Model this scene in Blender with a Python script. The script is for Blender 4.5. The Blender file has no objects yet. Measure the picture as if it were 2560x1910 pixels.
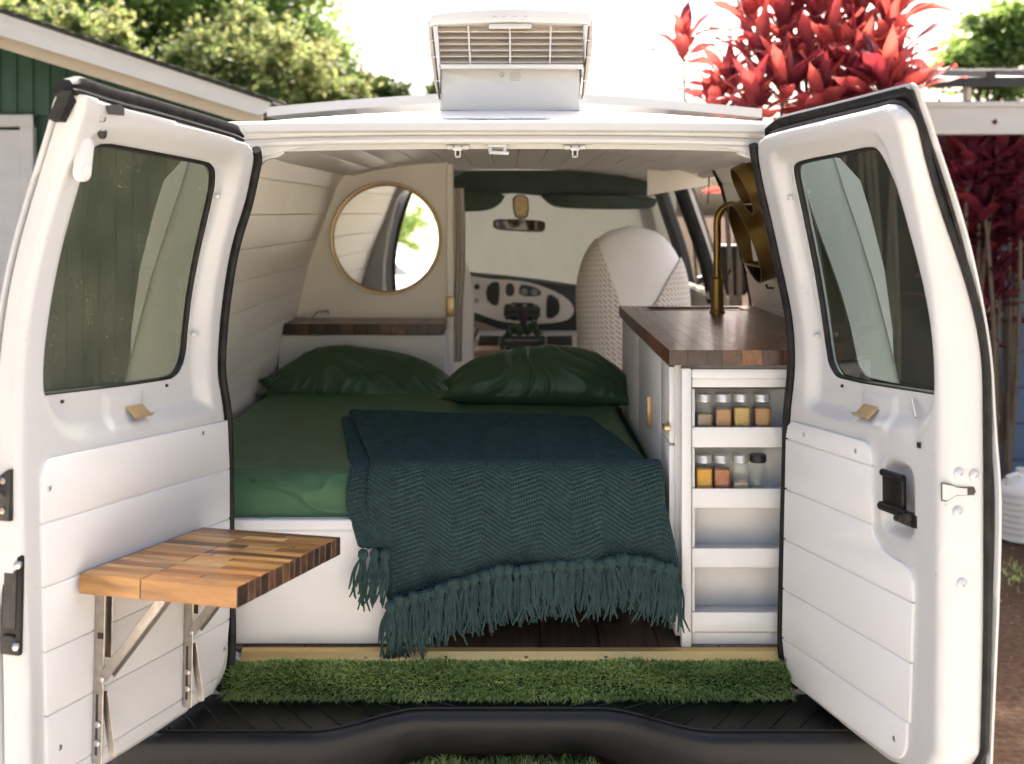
import bpy, bmesh, math, random
import numpy as np
from mathutils import Vector, Matrix, noise as mn
random.seed(7); np.random.seed(7)
R = math.radians

# ------------------------------------------------------------------ camera, sky, sun, exposure
scn = bpy.context.scene
FPX, CZ, HOR = 2844.0, 1.742, 530.0          # focal length in photo pixels, camera height, horizon row
cam = bpy.data.cameras.new('camera'); camo = bpy.data.objects.new('camera', cam)
scn.collection.objects.link(camo); scn.camera = camo
camo.location = (0, 0, CZ); camo.rotation_euler = (R(90), 0, 0)
cam.sensor_width = 36.0; cam.lens = 36.0 * FPX / 2560.0
cam.shift_y = -(955.0 - HOR) / 2560.0
cam.clip_end = 2000; cam.clip_start = .05
cam.dof.use_dof = True; cam.dof.focus_distance = 2.70; cam.dof.aperture_fstop = 3.2
SUN_AZ, SUN_EL = 11.0, 52.0                  # degrees right of the view axis, above the horizon
world = bpy.data.worlds.new('World'); scn.world = world; world.use_nodes = True
wn = world.node_tree.nodes; wl = world.node_tree.links
for n in list(wn): wn.remove(n)
sky = wn.new('ShaderNodeTexSky'); sky.sky_type = 'NISHITA'; sky.sun_disc = False
sky.sun_elevation = R(SUN_EL); sky.sun_rotation = R(SUN_AZ)
sky.air_density = .7; sky.dust_density = 9.0; sky.ozone_density = .3
bg = wn.new('ShaderNodeBackground'); bg.inputs[1].default_value = 0.15
wo = wn.new('ShaderNodeOutputWorld'); wl.new(sky.outputs[0], bg.inputs[0]); wl.new(bg.outputs[0], wo.inputs[0])
sun = bpy.data.lights.new('sun', 'SUN'); suno = bpy.data.objects.new('sun', sun); scn.collection.objects.link(suno)
sun.energy = 2.4; sun.angle = R(1.5); sun.color = (1.0, .93, .82)
sdir = Vector((math.sin(R(SUN_AZ)) * math.cos(R(SUN_EL)), math.cos(R(SUN_AZ)) * math.cos(R(SUN_EL)), math.sin(R(SUN_EL))))
suno.rotation_euler = sdir.to_track_quat('Z', 'Y').to_euler(); suno.location = (2, 9, 12)
scn.view_settings.view_transform = 'Standard'; scn.view_settings.look = 'None'
scn.view_settings.gamma = 1.0; scn.view_settings.use_curve_mapping = False
scn.view_settings.exposure = 2.06
scn.cycles.use_denoising = True
scn.cycles.max_bounces = 10; scn.cycles.diffuse_bounces = 8; scn.cycles.glossy_bounces = 5
scn.cycles.transmission_bounces = 8; scn.cycles.transparent_max_bounces = 16
scn.cycles.caustics_reflective = False; scn.cycles.caustics_refractive = False
scn.cycles.sample_clamp_indirect = 8.0

# ------------------------------------------------------------------ helpers
COL = scn.collection
def P(px, py, Y): return Vector(((px - 1280) * Y / FPX, Y, CZ + (HOR - py) * Y / FPX))
def PX(px, Y): return (px - 1280) * Y / FPX
def PZ(py, Y): return CZ + (HOR - py) * Y / FPX
def lerp(a, b, t): return a + (b - a) * t
def clamp(x, a=0., b=1.): return max(a, min(b, x))
def sstep(a, b, x):
    t = np.clip((x - a) / (b - a), 0, 1); return t * t * (3 - 2 * t)

def tag(o, label=None, cat=None, group=None, kind=None):
    if label: o['label'] = label
    if cat: o['category'] = cat
    if group: o['group'] = group
    if kind: o['kind'] = kind
    return o
def empty(name, loc, label, cat, group=None):
    o = bpy.data.objects.new(name, None); COL.objects.link(o); o.location = loc; o.empty_display_size = .05
    return tag(o, label, cat, group)

class MB:
    def __init__(s): s.v = []; s.f = []; s.m = []; s.uv = {}
    def add(s, vs, fs, mi=0):
        o = len(s.v); s.v += [tuple(v) for v in vs]; s.f += [tuple(i + o for i in f) for f in fs]; s.m += [mi] * len(fs); return o
    def box(s, c, d, mi=0, rot=None):
        x, y, z = (k / 2 for k in d); c = Vector(c)
        vs = [Vector((a * x, b * y, e * z)) for e in (-1, 1) for b in (-1, 1) for a in (-1, 1)]
        if rot is not None: vs = [rot @ v for v in vs]
        return s.add([v + c for v in vs], [(0, 2, 3, 1), (4, 5, 7, 6), (0, 1, 5, 4), (2, 6, 7, 3), (0, 4, 6, 2), (1, 3, 7, 5)], mi)
    def rbox(s, c, d, b=.004, seg=2, mi=0, rot=None):
        bm = bmesh.new(); bmesh.ops.create_cube(bm, size=1)
        for v in bm.verts: v.co = Vector((v.co.x * d[0], v.co.y * d[1], v.co.z * d[2]))
        bmesh.ops.bevel(bm, geom=bm.edges[:], offset=min(b, min(d) * .45), segments=seg, affect='EDGES', profile=.5)
        bm.verts.ensure_lookup_table(); c = Vector(c)
        vs = [((rot @ v.co) if rot is not None else v.co) + c for v in bm.verts]; fs = [[v.index for v in f.verts] for f in bm.faces]
        bm.free(); return s.add(vs, fs, mi)
    def tube(s, pts, r, n=8, mi=0, cap=True, closed=False):
        pts = [Vector(p) for p in pts]; m = len(pts)
        rr = r if isinstance(r, (list, tuple)) else [r] * m
        vs = []; prev = None
        for i, p in enumerate(pts):
            a = pts[(i - 1) % m] if (closed or i > 0) else p; b = pts[(i + 1) % m] if (closed or i < m - 1) else p
            t = (b - a); t = t.normalized() if t.length > 1e-9 else Vector((0, 0, 1))
            if prev is None:
                up = Vector((0, 0, 1)) if abs(t.z) < .9 else Vector((1, 0, 0)); x = t.cross(up).normalized()
            else:
                x = prev - t * prev.dot(t); x = x.normalized() if x.length > 1e-6 else t.orthogonal().normalized()
            prev = x; y = t.cross(x)
            vs += [p + (x * math.cos(2 * math.pi * k / n) + y * math.sin(2 * math.pi * k / n)) * rr[i] for k in range(n)]
        fs = []
        for i in range(m if closed else m - 1):
            j = (i + 1) % m
            fs += [(i * n + k, i * n + (k + 1) % n, j * n + (k + 1) % n, j * n + k) for k in range(n)]
        if cap and not closed: fs += [tuple(range(n))[::-1], tuple((m - 1) * n + k for k in range(n))]
        return s.add(vs, fs, mi)
    def lathe(s, prof, c=(0, 0, 0), n=20, mi=0, M=None, cap=True):
        vs = []; c = Vector(c)
        for r, z in prof:
            for k in range(n):
                a = 2 * math.pi * k / n; v = Vector((r * math.cos(a), r * math.sin(a), z))
                vs.append((M @ v if M is not None else v) + c)
        fs = [(i * n + k, i * n + (k + 1) % n, (i + 1) * n + (k + 1) % n, (i + 1) * n + k) for i in range(len(prof) - 1) for k in range(n)]
        if cap: fs += [tuple(range(n))[::-1], tuple((len(prof) - 1) * n + k for k in range(n))]
        return s.add(vs, fs, mi)
    def grid(s, fn, nu, nv, mi=0, flip=False, closed_u=False):
        vs = [fn(i / (nu if closed_u else nu - 1), j / (nv - 1)) for j in range(nv) for i in range(nu)]
        fs = []
        for j in range(nv - 1):
            for i in range(nu if closed_u else nu - 1):
                k = (i + 1) % nu; q = (j * nu + i, j * nu + k, (j + 1) * nu + k, (j + 1) * nu + i)
                fs.append(q[::-1] if flip else q)
        return s.add(vs, fs, mi)
    def prism(s, a, b, mi=0):
        n = len(a); s.add(list(a) + list(b), [tuple(range(n))[::-1], tuple(range(n, 2 * n))] + [(i, (i + 1) % n, n + (i + 1) % n, n + i) for i in range(n)], mi)
    def slab(s, poly, off, mi=0, bev=0.0):
        """closed outline (3d points) extruded by vector off; bev rounds the far rim"""
        off = Vector(off); a = [Vector(p) for p in poly]; n = len(a)
        if bev <= 0: return s.prism(a, [p + off for p in a], mi)
        c = sum(a, Vector()) / n; nh = off.normalized(); L = off.length
        ins = []
        for i in range(n):
            e1 = (a[i] - a[i - 1]); e2 = (a[(i + 1) % n] - a[i])
            n1 = nh.cross(e1).normalized(); n2 = nh.cross(e2).normalized(); m = (n1 + n2)
            m = m.normalized() / max(.5, m.normalized().dot(n1)) if m.length > 1e-6 else n1
            ins.append(m)
        area = sum((a[i] - c).cross(a[(i + 1) % n] - c).dot(nh) for i in range(n))
        sg = 1 if area > 0 else -1
        rings = [a, [p + nh * (L - bev) for p in a], [p + nh * (L - bev * .3) + ins[i] * bev * .3 * sg for i, p in enumerate(a)], [p + off + ins[i] * bev * sg for i, p in enumerate(a)]]
        vs = [q for r in rings for q in r]; fs = [tuple(range(n))[::-1], tuple(range(3 * n, 4 * n))]
        for k in range(3): fs += [(k * n + i, k * n + (i + 1) % n, (k + 1) * n + (i + 1) % n, (k + 1) * n + i) for i in range(n)]
        return s.add(vs, fs, mi)
    def mesh(s, name, smooth=True, ang=35):
        me = bpy.data.meshes.new(name); me.from_pydata(s.v, [], s.f)
        if any(s.m): me.polygons.foreach_set('material_index', s.m)
        bm = bmesh.new(); bm.from_mesh(me); bmesh.ops.recalc_face_normals(bm, faces=bm.faces[:]); bm.to_mesh(me); bm.free()
        if smooth:
            me.shade_smooth(); me.set_sharp_from_angle(angle=R(ang))
        me.update(); return me
    def obj(s, name, mats, parent=None, smooth=True, ang=35, loc=None):
        me = s.mesh(name, smooth, ang)
        return link(name, me, mats, parent)
def link(name, me, mats, parent=None):
    for m in (mats if isinstance(mats, (list, tuple)) else [mats]):
        if len(me.materials) < 8: me.materials.append(m)
    o = bpy.data.objects.new(name, me); COL.objects.link(o)
    if parent is not None: setparent(o, parent)
    return o
def setparent(o, p):
    o.parent = p
    q = p; mw = Matrix()
    chain = []
    while q is not None: chain.append(q); q = q.parent
    for q in reversed(chain): mw = mw @ q.matrix_parent_inverse @ Matrix.LocRotScale(q.location, q.rotation_euler, q.scale)
    o.matrix_parent_inverse = mw.inverted()
def copyobj(o, name, parent=None, mat_world=None):
    c = o.copy(); c.name = name; COL.objects.link(c)
    c.parent = None; c.matrix_parent_inverse = Matrix()
    if mat_world is not None: c.matrix_basis = mat_world
    if parent is not None: setparent(c, parent)
    return c
def smoothpoly(pts, it=2, closed=True):
    pts = [np.array(p, float) for p in pts]
    for _ in range(it):
        out = []; n = len(pts)
        for i in range(n if closed else n - 1):
            a, b = pts[i], pts[(i + 1) % n]; out += [a * .75 + b * .25, a * .25 + b * .75]
        if not closed: out = [pts[0]] + out + [pts[-1]]
        pts = out
    return pts
def resample(pts, n, closed=True):
    p = np.array(pts, float); q = np.vstack([p, p[:1]]) if closed else p
    d = np.r_[0, np.cumsum(np.linalg.norm(np.diff(q, axis=0), axis=1))]
    t = np.linspace(0, d[-1], n, endpoint=not closed)
    return np.stack([np.interp(t, d, q[:, k]) for k in range(q.shape[1])], 1)

# ------------------------------------------------------------------ materials
def mat(name, col, rough=.5, metal=0., spec=.5, coat=0., sheen=0., var=0., vscale=6., col2=None, bump=0., bscale=80., rvar=0., trans=0., stretch=(1, 1, 1), objrand=0., detail=4., sub=0., emit=None):
    m = bpy.data.materials.new(name); m.use_nodes = True; nt = m.node_tree; N = nt.nodes; Lk = nt.links
    b = N['Principled BSDF']; b.inputs['Base Color'].default_value = (*col, 1); b.inputs['Roughness'].default_value = rough
    b.inputs['Metallic'].default_value = metal; b.inputs['Specular IOR Level'].default_value = spec
    b.inputs['Coat Weight'].default_value = coat; b.inputs['Coat Roughness'].default_value = .08
    b.inputs['Sheen Weight'].default_value = sheen; b.inputs['Sheen Roughness'].default_value = .4
    if trans: b.inputs['Transmission Weight'].default_value = trans
    if sub: b.inputs['Subsurface Weight'].default_value = sub; b.inputs['Subsurface Radius'].default_value = (.02, .02, .02); b.inputs['Subsurface Scale'].default_value = .5
    tc = N.new('ShaderNodeTexCoord'); mp = N.new('ShaderNodeMapping'); mp.inputs['Scale'].default_value = stretch
    Lk.new(tc.outputs['Object'], mp.inputs['Vector']); vec = mp.outputs[0]
    if objrand:
        oi = N.new('ShaderNodeObjectInfo'); ad = N.new('ShaderNodeVectorMath'); ad.operation = 'ADD'
        mu = N.new('ShaderNodeMath'); mu.operation = 'MULTIPLY'; mu.inputs[1].default_value = 57.
        Lk.new(oi.outputs['Random'], mu.inputs[0]); Lk.new(mu.outputs[0], ad.inputs[1]); Lk.new(vec, ad.inputs[0]); vec = ad.outputs[0]
    if var or rvar:
        t = N.new('ShaderNodeTexNoise'); t.inputs['Scale'].default_value = vscale; t.inputs['Detail'].default_value = detail
        Lk.new(vec, t.inputs['Vector'])
        if var:
            mx = N.new('ShaderNodeMix'); mx.data_type = 'RGBA'
            c2 = col2 or tuple(c * (1 - var) for c in col)
            rp = N.new('ShaderNodeMapRange'); rp.inputs[1].default_value = .35; rp.inputs[2].default_value = .68
            Lk.new(t.outputs[0], rp.inputs[0]); Lk.new(rp.outputs[0], mx.inputs['Factor'])
            mx.inputs[6].default_value = (*col, 1); mx.inputs[7].default_value = (*c2, 1)
            Lk.new(mx.outputs[2], b.inputs['Base Color'])
        if rvar:
            rr = N.new('ShaderNodeMapRange'); rr.inputs[3].default_value = max(.02, rough - rvar); rr.inputs[4].default_value = min(1, rough + rvar)
            Lk.new(t.outputs[0], rr.inputs[0]); Lk.new(rr.outputs[0], b.inputs['Roughness'])
    if bump:
        t2 = N.new('ShaderNodeTexNoise'); t2.inputs['Scale'].default_value = bscale; t2.inputs['Detail'].default_value = 3
        bp = N.new('ShaderNodeBump'); bp.inputs['Strength'].default_value = bump; bp.inputs['Distance'].default_value = .002
        Lk.new(vec, t2.inputs['Vector']); Lk.new(t2.outputs[0], bp.inputs['Height']); Lk.new(bp.outputs[0], b.inputs['Normal'])
    return m
def specks(m, col, scale, thr, amt):
    """scattered small marks (chips, grime dots) mixed over the base colour"""
    nt = m.node_tree; N = nt.nodes; b = N['Principled BSDF']; src = b.inputs['Base Color'].links[0].from_socket if b.inputs['Base Color'].links else None
    tc = N.new('ShaderNodeTexCoord'); n1 = N.new('ShaderNodeTexNoise'); n1.inputs['Scale'].default_value = scale; n1.inputs['Detail'].default_value = 3; n2 = N.new('ShaderNodeTexNoise'); n2.inputs['Scale'].default_value = scale * .06; n2.inputs['Detail'].default_value = 4
    nt.links.new(tc.outputs['Object'], n1.inputs[0]); nt.links.new(tc.outputs['Object'], n2.inputs[0])
    r = N.new('ShaderNodeMapRange'); r.inputs[1].default_value = thr; r.inputs[2].default_value = thr + .06; nt.links.new(n1.outputs[0], r.inputs[0]); r2 = N.new('ShaderNodeMapRange'); r2.inputs[1].default_value = .45; r2.inputs[2].default_value = .7; nt.links.new(n2.outputs[0], r2.inputs[0])
    mu = N.new('ShaderNodeMath'); mu.operation = 'MULTIPLY'; nt.links.new(r.outputs[0], mu.inputs[0]); nt.links.new(r2.outputs[0], mu.inputs[1]); m3 = N.new('ShaderNodeMath'); m3.operation = 'MULTIPLY'; m3.inputs[1].default_value = amt; nt.links.new(mu.outputs[0], m3.inputs[0])
    x = N.new('ShaderNodeMix'); x.data_type = 'RGBA'; nt.links.new(m3.outputs[0], x.inputs[0]); x.inputs[7].default_value = (*col, 1)
    if src: nt.links.new(src, x.inputs[6])
    else: x.inputs[6].default_value = b.inputs['Base Color'].default_value
    nt.links.new(x.outputs[2], b.inputs['Base Color'])
def wood(name, cols, rough=.35, grain=(1, 1, 1), gscale=30., coat=.2, dark=.45, bmp=.12):
    """colour of each piece from its own random number, grain by stretched noise"""
    m = bpy.data.materials.new(name); m.use_nodes = True; nt = m.node_tree; N = nt.nodes; Lk = nt.links
    b = N['Principled BSDF']; b.inputs['Roughness'].default_value = rough; b.inputs['Coat Weight'].default_value = coat; b.inputs['Coat Roughness'].default_value = .15
    oi = N.new('ShaderNodeObjectInfo'); ramp = N.new('ShaderNodeValToRGB'); ramp.color_ramp.interpolation = 'LINEAR'
    el = ramp.color_ramp.elements
    while len(el) < len(cols): el.new(.5)
    for i, c in enumerate(cols): el[i].position = i / (len(cols) - 1); el[i].color = (*c, 1)
    Lk.new(oi.outputs['Random'], ramp.inputs[0])
    tc = N.new('ShaderNodeTexCoord'); mp = N.new('ShaderNodeMapping'); mp.inputs['Scale'].default_value = grain
    mu = N.new('ShaderNodeMath'); mu.operation = 'MULTIPLY'; mu.inputs[1].default_value = 91.
    ad = N.new('ShaderNodeVectorMath'); ad.operation = 'ADD'
    Lk.new(tc.outputs['Object'], mp.inputs[0]); Lk.new(oi.outputs['Random'], mu.inputs[0]); Lk.new(mp.outputs[0], ad.inputs[0]); Lk.new(mu.outputs[0], ad.inputs[1])
    t = N.new('ShaderNodeTexNoise'); t.inputs['Scale'].default_value = gscale; t.inputs['Detail'].default_value = 6; t.inputs['Distortion'].default_value = .6
    Lk.new(ad.outputs[0], t.inputs['Vector'])
    mr = N.new('ShaderNodeMapRange'); mr.inputs[1].default_value = .3; mr.inputs[2].default_value = .7; mr.inputs[3].default_value = dark; mr.inputs[4].default_value = 1.15
    Lk.new(t.outputs[0], mr.inputs[0])
    mx = N.new('ShaderNodeMix'); mx.data_type = 'RGBA'; mx.blend_type = 'MULTIPLY'; mx.inputs[0].default_value = 1
    Lk.new(ramp.outputs[0], mx.inputs[6]); Lk.new(mr.outputs[0], mx.inputs[7]); Lk.new(mx.outputs[2], b.inputs['Base Color'])
    bp = N.new('ShaderNodeBump'); bp.inputs['Strength'].default_value = bmp; bp.inputs['Distance'].default_value = .001 if bmp < .3 else .004
    Lk.new(t.outputs[0], bp.inputs['Height']); Lk.new(bp.outputs[0], b.inputs['Normal'])
    return m
def endfaces(me, m2, axis):
    me.materials.append(m2)
    for p in me.polygons:
        if abs(p.normal[axis]) > .7: p.material_index = 1
def leafmat(name, c1, c2, trans=.5, rough=.45, attr=False, tcol=None):
    """diffuse + translucent leaf; colour between c1 and c2 by object random or by a face attribute"""
    m = bpy.data.materials.new(name); m.use_nodes = True; nt = m.node_tree; N = nt.nodes; Lk = nt.links
    out = N['Material Output']; b = N['Principled BSDF']; b.inputs['Roughness'].default_value = rough
    if attr:
        a = N.new('ShaderNodeAttribute'); a.attribute_name = 'tint'; fac = a.outputs['Fac']
    else:
        a = N.new('ShaderNodeObjectInfo'); fac = a.outputs['Random']
    mx = N.new('ShaderNodeMix'); mx.data_type = 'RGBA'; mx.inputs[6].default_value = (*c1, 1); mx.inputs[7].default_value = (*c2, 1)
    Lk.new(fac, mx.inputs[0]); Lk.new(mx.outputs[2], b.inputs['Base Color'])
    tr = N.new('ShaderNodeBsdfTranslucent')
    if tcol:
        mt = N.new('ShaderNodeMix'); mt.data_type = 'RGBA'; mt.inputs[6].default_value = (*tcol[0], 1); mt.inputs[7].default_value = (*tcol[1], 1)
        Lk.new(fac, mt.inputs[0]); Lk.new(mt.outputs[2], tr.inputs[0])
    else: Lk.new(mx.outputs[2], tr.inputs[0])
    ms = N.new('ShaderNodeMixShader'); ms.inputs[0].default_value = trans
    Lk.new(b.outputs[0], ms.inputs[1]); Lk.new(tr.outputs[0], ms.inputs[2]); Lk.new(ms.outputs[0], out.inputs[0])
    return m
def glassmat(name, tint, refl=.12, rough=.0, dirt=0., ior=1.5):
    """thin tinted pane: transparent film plus fresnel mirror, optional dust"""
    m = bpy.data.materials.new(name); m.use_nodes = True; nt = m.node_tree; N = nt.nodes; Lk = nt.links
    out = N['Material Output']; N.remove(N['Principled BSDF'])
    t = N.new('ShaderNodeBsdfTransparent'); t.inputs[0].default_value = (*tint, 1)
    g = N.new('ShaderNodeBsdfGlossy'); g.inputs['Roughness'].default_value = rough; g.inputs[0].default_value = (.9, .95, .92, 1)
    lw = N.new('ShaderNodeLayerWeight'); lw.inputs[0].default_value = .5; pw = N.new('ShaderNodeMath'); pw.operation = 'POWER'; pw.inputs[1].default_value = 5.; Lk.new(lw.outputs['Facing'], pw.inputs[0]); F0 = ((ior - 1) / (ior + 1)) ** 2 * 2
    fr = N.new('ShaderNodeMath'); fr.operation = 'MULTIPLY_ADD'; fr.inputs[1].default_value = (1 - F0) * min(1, (ior - 1) * 2); fr.inputs[2].default_value = F0; Lk.new(pw.outputs[0], fr.inputs[0])   # same from both faces of the thin pane
    ad = N.new('ShaderNodeMath'); ad.operation = 'ADD'; ad.inputs[1].default_value = refl; ad.use_clamp = True
    Lk.new(fr.outputs[0], ad.inputs[0]); ms = N.new('ShaderNodeMixShader'); Lk.new(ad.outputs[0], ms.inputs[0]); Lk.new(t.outputs[0], ms.inputs[1]); Lk.new(g.outputs[0], ms.inputs[2])
    last = ms
    if dirt:
        d = N.new('ShaderNodeBsdfDiffuse'); d.inputs[0].default_value = (.40, .40, .27, 1)
        tc = N.new('ShaderNodeTexCoord'); n1 = N.new('ShaderNodeTexNoise'); n1.inputs['Scale'].default_value = 260; n1.inputs['Detail'].default_value = 2
        n2 = N.new('ShaderNodeTexNoise'); n2.inputs['Scale'].default_value = 7; n2.inputs['Detail'].default_value = 5
        Lk.new(tc.outputs['Object'], n1.inputs[0]); Lk.new(tc.outputs['Object'], n2.inputs[0])
        r1 = N.new('ShaderNodeMapRange'); r1.inputs[1].default_value = .62; r1.inputs[2].default_value = .78; Lk.new(n1.outputs[0], r1.inputs[0])
        mu = N.new('ShaderNodeMath'); mu.operation = 'MULTIPLY_ADD'; mu.inputs[1].default_value = dirt * 1.3; mu.inputs[2].default_value = dirt * .4
        Lk.new(r1.outputs[0], mu.inputs[0]); m3 = N.new('ShaderNodeMath'); m3.operation = 'MULTIPLY'
        Lk.new(mu.outputs[0], m3.inputs[0]); Lk.new(n2.outputs[0], m3.inputs[1])
        m2 = N.new('ShaderNodeMixShader'); Lk.new(m3.outputs[0], m2.inputs[0]); Lk.new(ms.outputs[0], m2.inputs[1]); Lk.new(d.outputs[0], m2.inputs[2]); last = m2
    Lk.new(last.outputs[0], out.inputs[0]); return m

W = (.80, .80, .79)
M_paint = mat('van_paint', (.50, .50, .495), .30, coat=.3, bump=.015, bscale=350)
specks(M_paint, (.20, .15, .11), 120, .68, .7)
M_panel = mat('panel_paint', (.66, .655, .645), .42, bump=.05, bscale=260)
specks(M_panel, (.33, .29, .25), 110, .70, .5)
M_wall = mat('lining_paint', (.88, .84, .78), .45, var=.05, vscale=4, bump=.08, bscale=150, objrand=1)
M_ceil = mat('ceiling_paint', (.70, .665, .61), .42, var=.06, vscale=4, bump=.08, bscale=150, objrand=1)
M_cab = mat('cabinet_paint', (.66, .655, .645), .40, var=.03, vscale=6, bump=.05, bscale=200)
M_rubber = mat('black_rubber', (.005, .005, .0055), .6, spec=.25, var=.5, vscale=30, col2=(.02, .019, .018), bump=.2, bscale=120)
M_blackp = mat('black_plastic', (.004, .004, .0045), .42, spec=.32, rvar=.12, vscale=14, var=.4, col2=(.009, .0085, .008), bump=.06, bscale=300)
M_black = mat('black_metal', (.015, .015, .015), .4, metal=.2, var=.4, col2=(.04, .035, .03), vscale=40)
M_steel = mat('bracket_steel', (.42, .38, .34), .36, metal=.9, var=.2, vscale=60, rvar=.1)
M_screw = mat('screw_steel', (.5, .5, .5), .3, metal=1.)
M_gold = mat('brass_plate', (.55, .40, .22), .38, metal=.7, var=.08, vscale=40)
M_bronze = mat('bronze', (.26, .165, .055), .34, metal=.9, var=.15, vscale=30, stretch=(1, 1, .1))
M_alu = mat('gold_aluminium', (.66, .46, .17), .38, metal=.45, var=.1, vscale=8)
M_sheet = mat('green_satin', (.056, .118, .062), .46, spec=.3, sheen=.0, var=.15, vscale=8, bump=.06, bscale=500)
M_pillow = mat('dark_green_satin', (.034, .066, .033), .35, spec=.45, sheen=.0, var=.1, vscale=12, bump=.05, bscale=700)
for m_ in (M_sheet, M_pillow): m_.node_tree.nodes['Principled BSDF'].inputs['Specular Tint'].default_value = (.65, .85, .65, 1)
M_floor = mat('floor_wood', (.13, .072, .045), .36, var=.6, col2=(.045, .026, .018), vscale=9, stretch=(9, .7, 1), detail=8)
M_seat = mat('seat_cover', (.86, .82, .76), .75, var=.06, vscale=6, bump=.1, bscale=300, sheen=.2)
M_dkgreen = mat('headliner_green', (.06, .085, .075), .8, var=.15, vscale=10, bump=.1, bscale=300)
M_shade = mat('sunshade_cloth', (.36, .355, .33), .7, var=.15, vscale=5, col2=(.30, .31, .29), stretch=(2, 1, .5), bump=.1, bscale=250)
def translucent(m, col, k):
    nt = m.node_tree; t = nt.nodes.new('ShaderNodeBsdfTranslucent'); t.inputs[0].default_value = (*col, 1); x = nt.nodes.new('ShaderNodeMixShader'); x.inputs[0].default_value = k
    nt.links.new(nt.nodes['Principled BSDF'].outputs[0], x.inputs[1]); nt.links.new(t.outputs[0], x.inputs[2]); nt.links.new(x.outputs[0], nt.nodes['Material Output'].inputs[0])
translucent(M_shade, (.078, .077, .068), .5)
M_dash = mat('dash_dark', (.042, .043, .045), .55, bump=.1, bscale=400)
M_dashw = mat('dash_cream', (.66, .62, .56), .5, var=.04)
M_curtain = mat('lace_curtain', (.74, .71, .66), .8, bump=.25, bscale=120)
M_glass = glassmat('door_glass', (.34, .37, .28), .0, 0, dirt=.62, ior=1.5); M_glass_r = glassmat('door_glass_clear', (.40, .48, .465), .0, 0, dirt=.24, ior=1.5)
M_clear = glassmat('clear_glass', (.90, .93, .91), .02, ior=1.12)
M_tray = mat('tray_wood', (.42, .25, .12), .45, var=.4, vscale=10, stretch=(1, 8, 8))
M_white_pl = mat('white_plastic', (.60, .59, .57), .38, var=.03)
M_acbeige = mat('aged_plastic', (.60, .53, .45), .42, var=.08, vscale=10)
M_mirror = mat('mirror_silver', (.92, .93, .93), .01, metal=1.)
M_acacia = wood('acacia', [(.08, .030, .012), (.24, .090, .022), (.40, .17, .040), (.55, .29, .085), (.26, .10, .026), (.66, .42, .17)], .34, (9, 9, 2.), 4., .2, .45)
M_acacia_end = wood('acacia_end', [(.05, .026, .016), (.085, .042, .022), (.035, .02, .014), (.16, .075, .03), (.06, .03, .02)], .4, (14, 14, 14), 5., .15, .35)
M_walnut_end = wood('walnut_end', [(.030, .014, .010), (.055, .020, .012), (.04, .017, .011), (.22, .080, .024), (.028, .013, .010)], .4, (16, 16, 16), 3.5, .15, .35)
M_walnut = wood('walnut', [(.085, .026, .010), (.17, .052, .017), (.12, .038, .013), (.24, .082, .026), (.075, .025, .010)], .32, (8, 2.2, 8), 5., .22, .30, .45)

# ------------------------------------------------------------------ ground
def soil():
    m = bpy.data.materials.new('soil'); m.use_nodes = True; nt = m.node_tree; N = nt.nodes; Lk = nt.links; b = N['Principled BSDF']
    tc = N.new('ShaderNodeTexCoord'); a = N.new('ShaderNodeTexNoise'); a.inputs['Scale'].default_value = 1.1; a.inputs['Detail'].default_value = 8
    c = N.new('ShaderNodeTexNoise'); c.inputs['Scale'].default_value = 38; c.inputs['Detail'].default_value = 6
    Lk.new(tc.outputs['Object'], a.inputs[0]); Lk.new(tc.outputs['Object'], c.inputs[0])
    r = N.new('ShaderNodeValToRGB'); r.color_ramp.elements[0].color = (.038, .024, .016, 1); r.color_ramp.elements[1].color = (.092, .060, .041, 1)
    r.color_ramp.elements[0].position = .35; r.color_ramp.elements[1].position = .7; Lk.new(a.outputs[0], r.inputs[0])
    mx = N.new('ShaderNodeMix'); mx.data_type = 'RGBA'; mx.blend_type = 'MULTIPLY'; mx.inputs[0].default_value = .8
    mr = N.new('ShaderNodeMapRange'); mr.inputs[1].default_value = .3; mr.inputs[2].default_value = .7; mr.inputs[3].default_value = .45; mr.inputs[4].default_value = 1.35
    Lk.new(c.outputs[0], mr.inputs[0]); Lk.new(r.outputs[0], mx.inputs[6]); Lk.new(mr.outputs[0], mx.inputs[7]); Lk.new(mx.outputs[2], b.inputs[0])
    b.inputs['Roughness'].default_value = 1.; b.inputs['Specular IOR Level'].default_value = .05
    bp = N.new('ShaderNodeBump'); bp.inputs['Strength'].default_value = .7; bp.inputs['Distance'].default_value = .012; Lk.new(c.outputs[0], bp.inputs['Height']); Lk.new(bp.outputs[0], b.inputs['Normal'])
    return m
mb = MB(); mb.add([(-400, -400, 0), (400, -400, 0), (400, 400, 0), (-400, 400, 0)], [(0, 1, 2, 3)])
tag(mb.obj('ground', soil(), smooth=False), kind='structure')
mb = MB(); mb.grid(lambda u, v: (lerp(-26, 26, u), lerp(-6.2, -20, v), .004 + 4.2 * v * v * (3 - 2 * v) + .35 * v * mn.noise(Vector((u * 9, v * 5, 0)))), 50, 24)
tag(mb.obj('grass_bank', mat('bank_grass', (.25, .24, .15), .95, spec=.1, var=.6, vscale=1.2, col2=(.36, .32, .22), detail=9, bump=.8, bscale=14)), kind='structure')
# unseen pale slab added behind the camera to bounce sunlight into the van
mb = MB(); mb.slab([(-6, -5.5, -.1), (6, -5.5, -.1), (6, 2.3, -.1), (-6, 2.3, -.1)], (0, 0, .112), 0, .008); tag(mb.obj('bounce_slab', mat('concrete', (.58, .54, .48), .85, var=.15, vscale=3, bump=.3, bscale=60), smooth=False), kind='structure')

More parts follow.
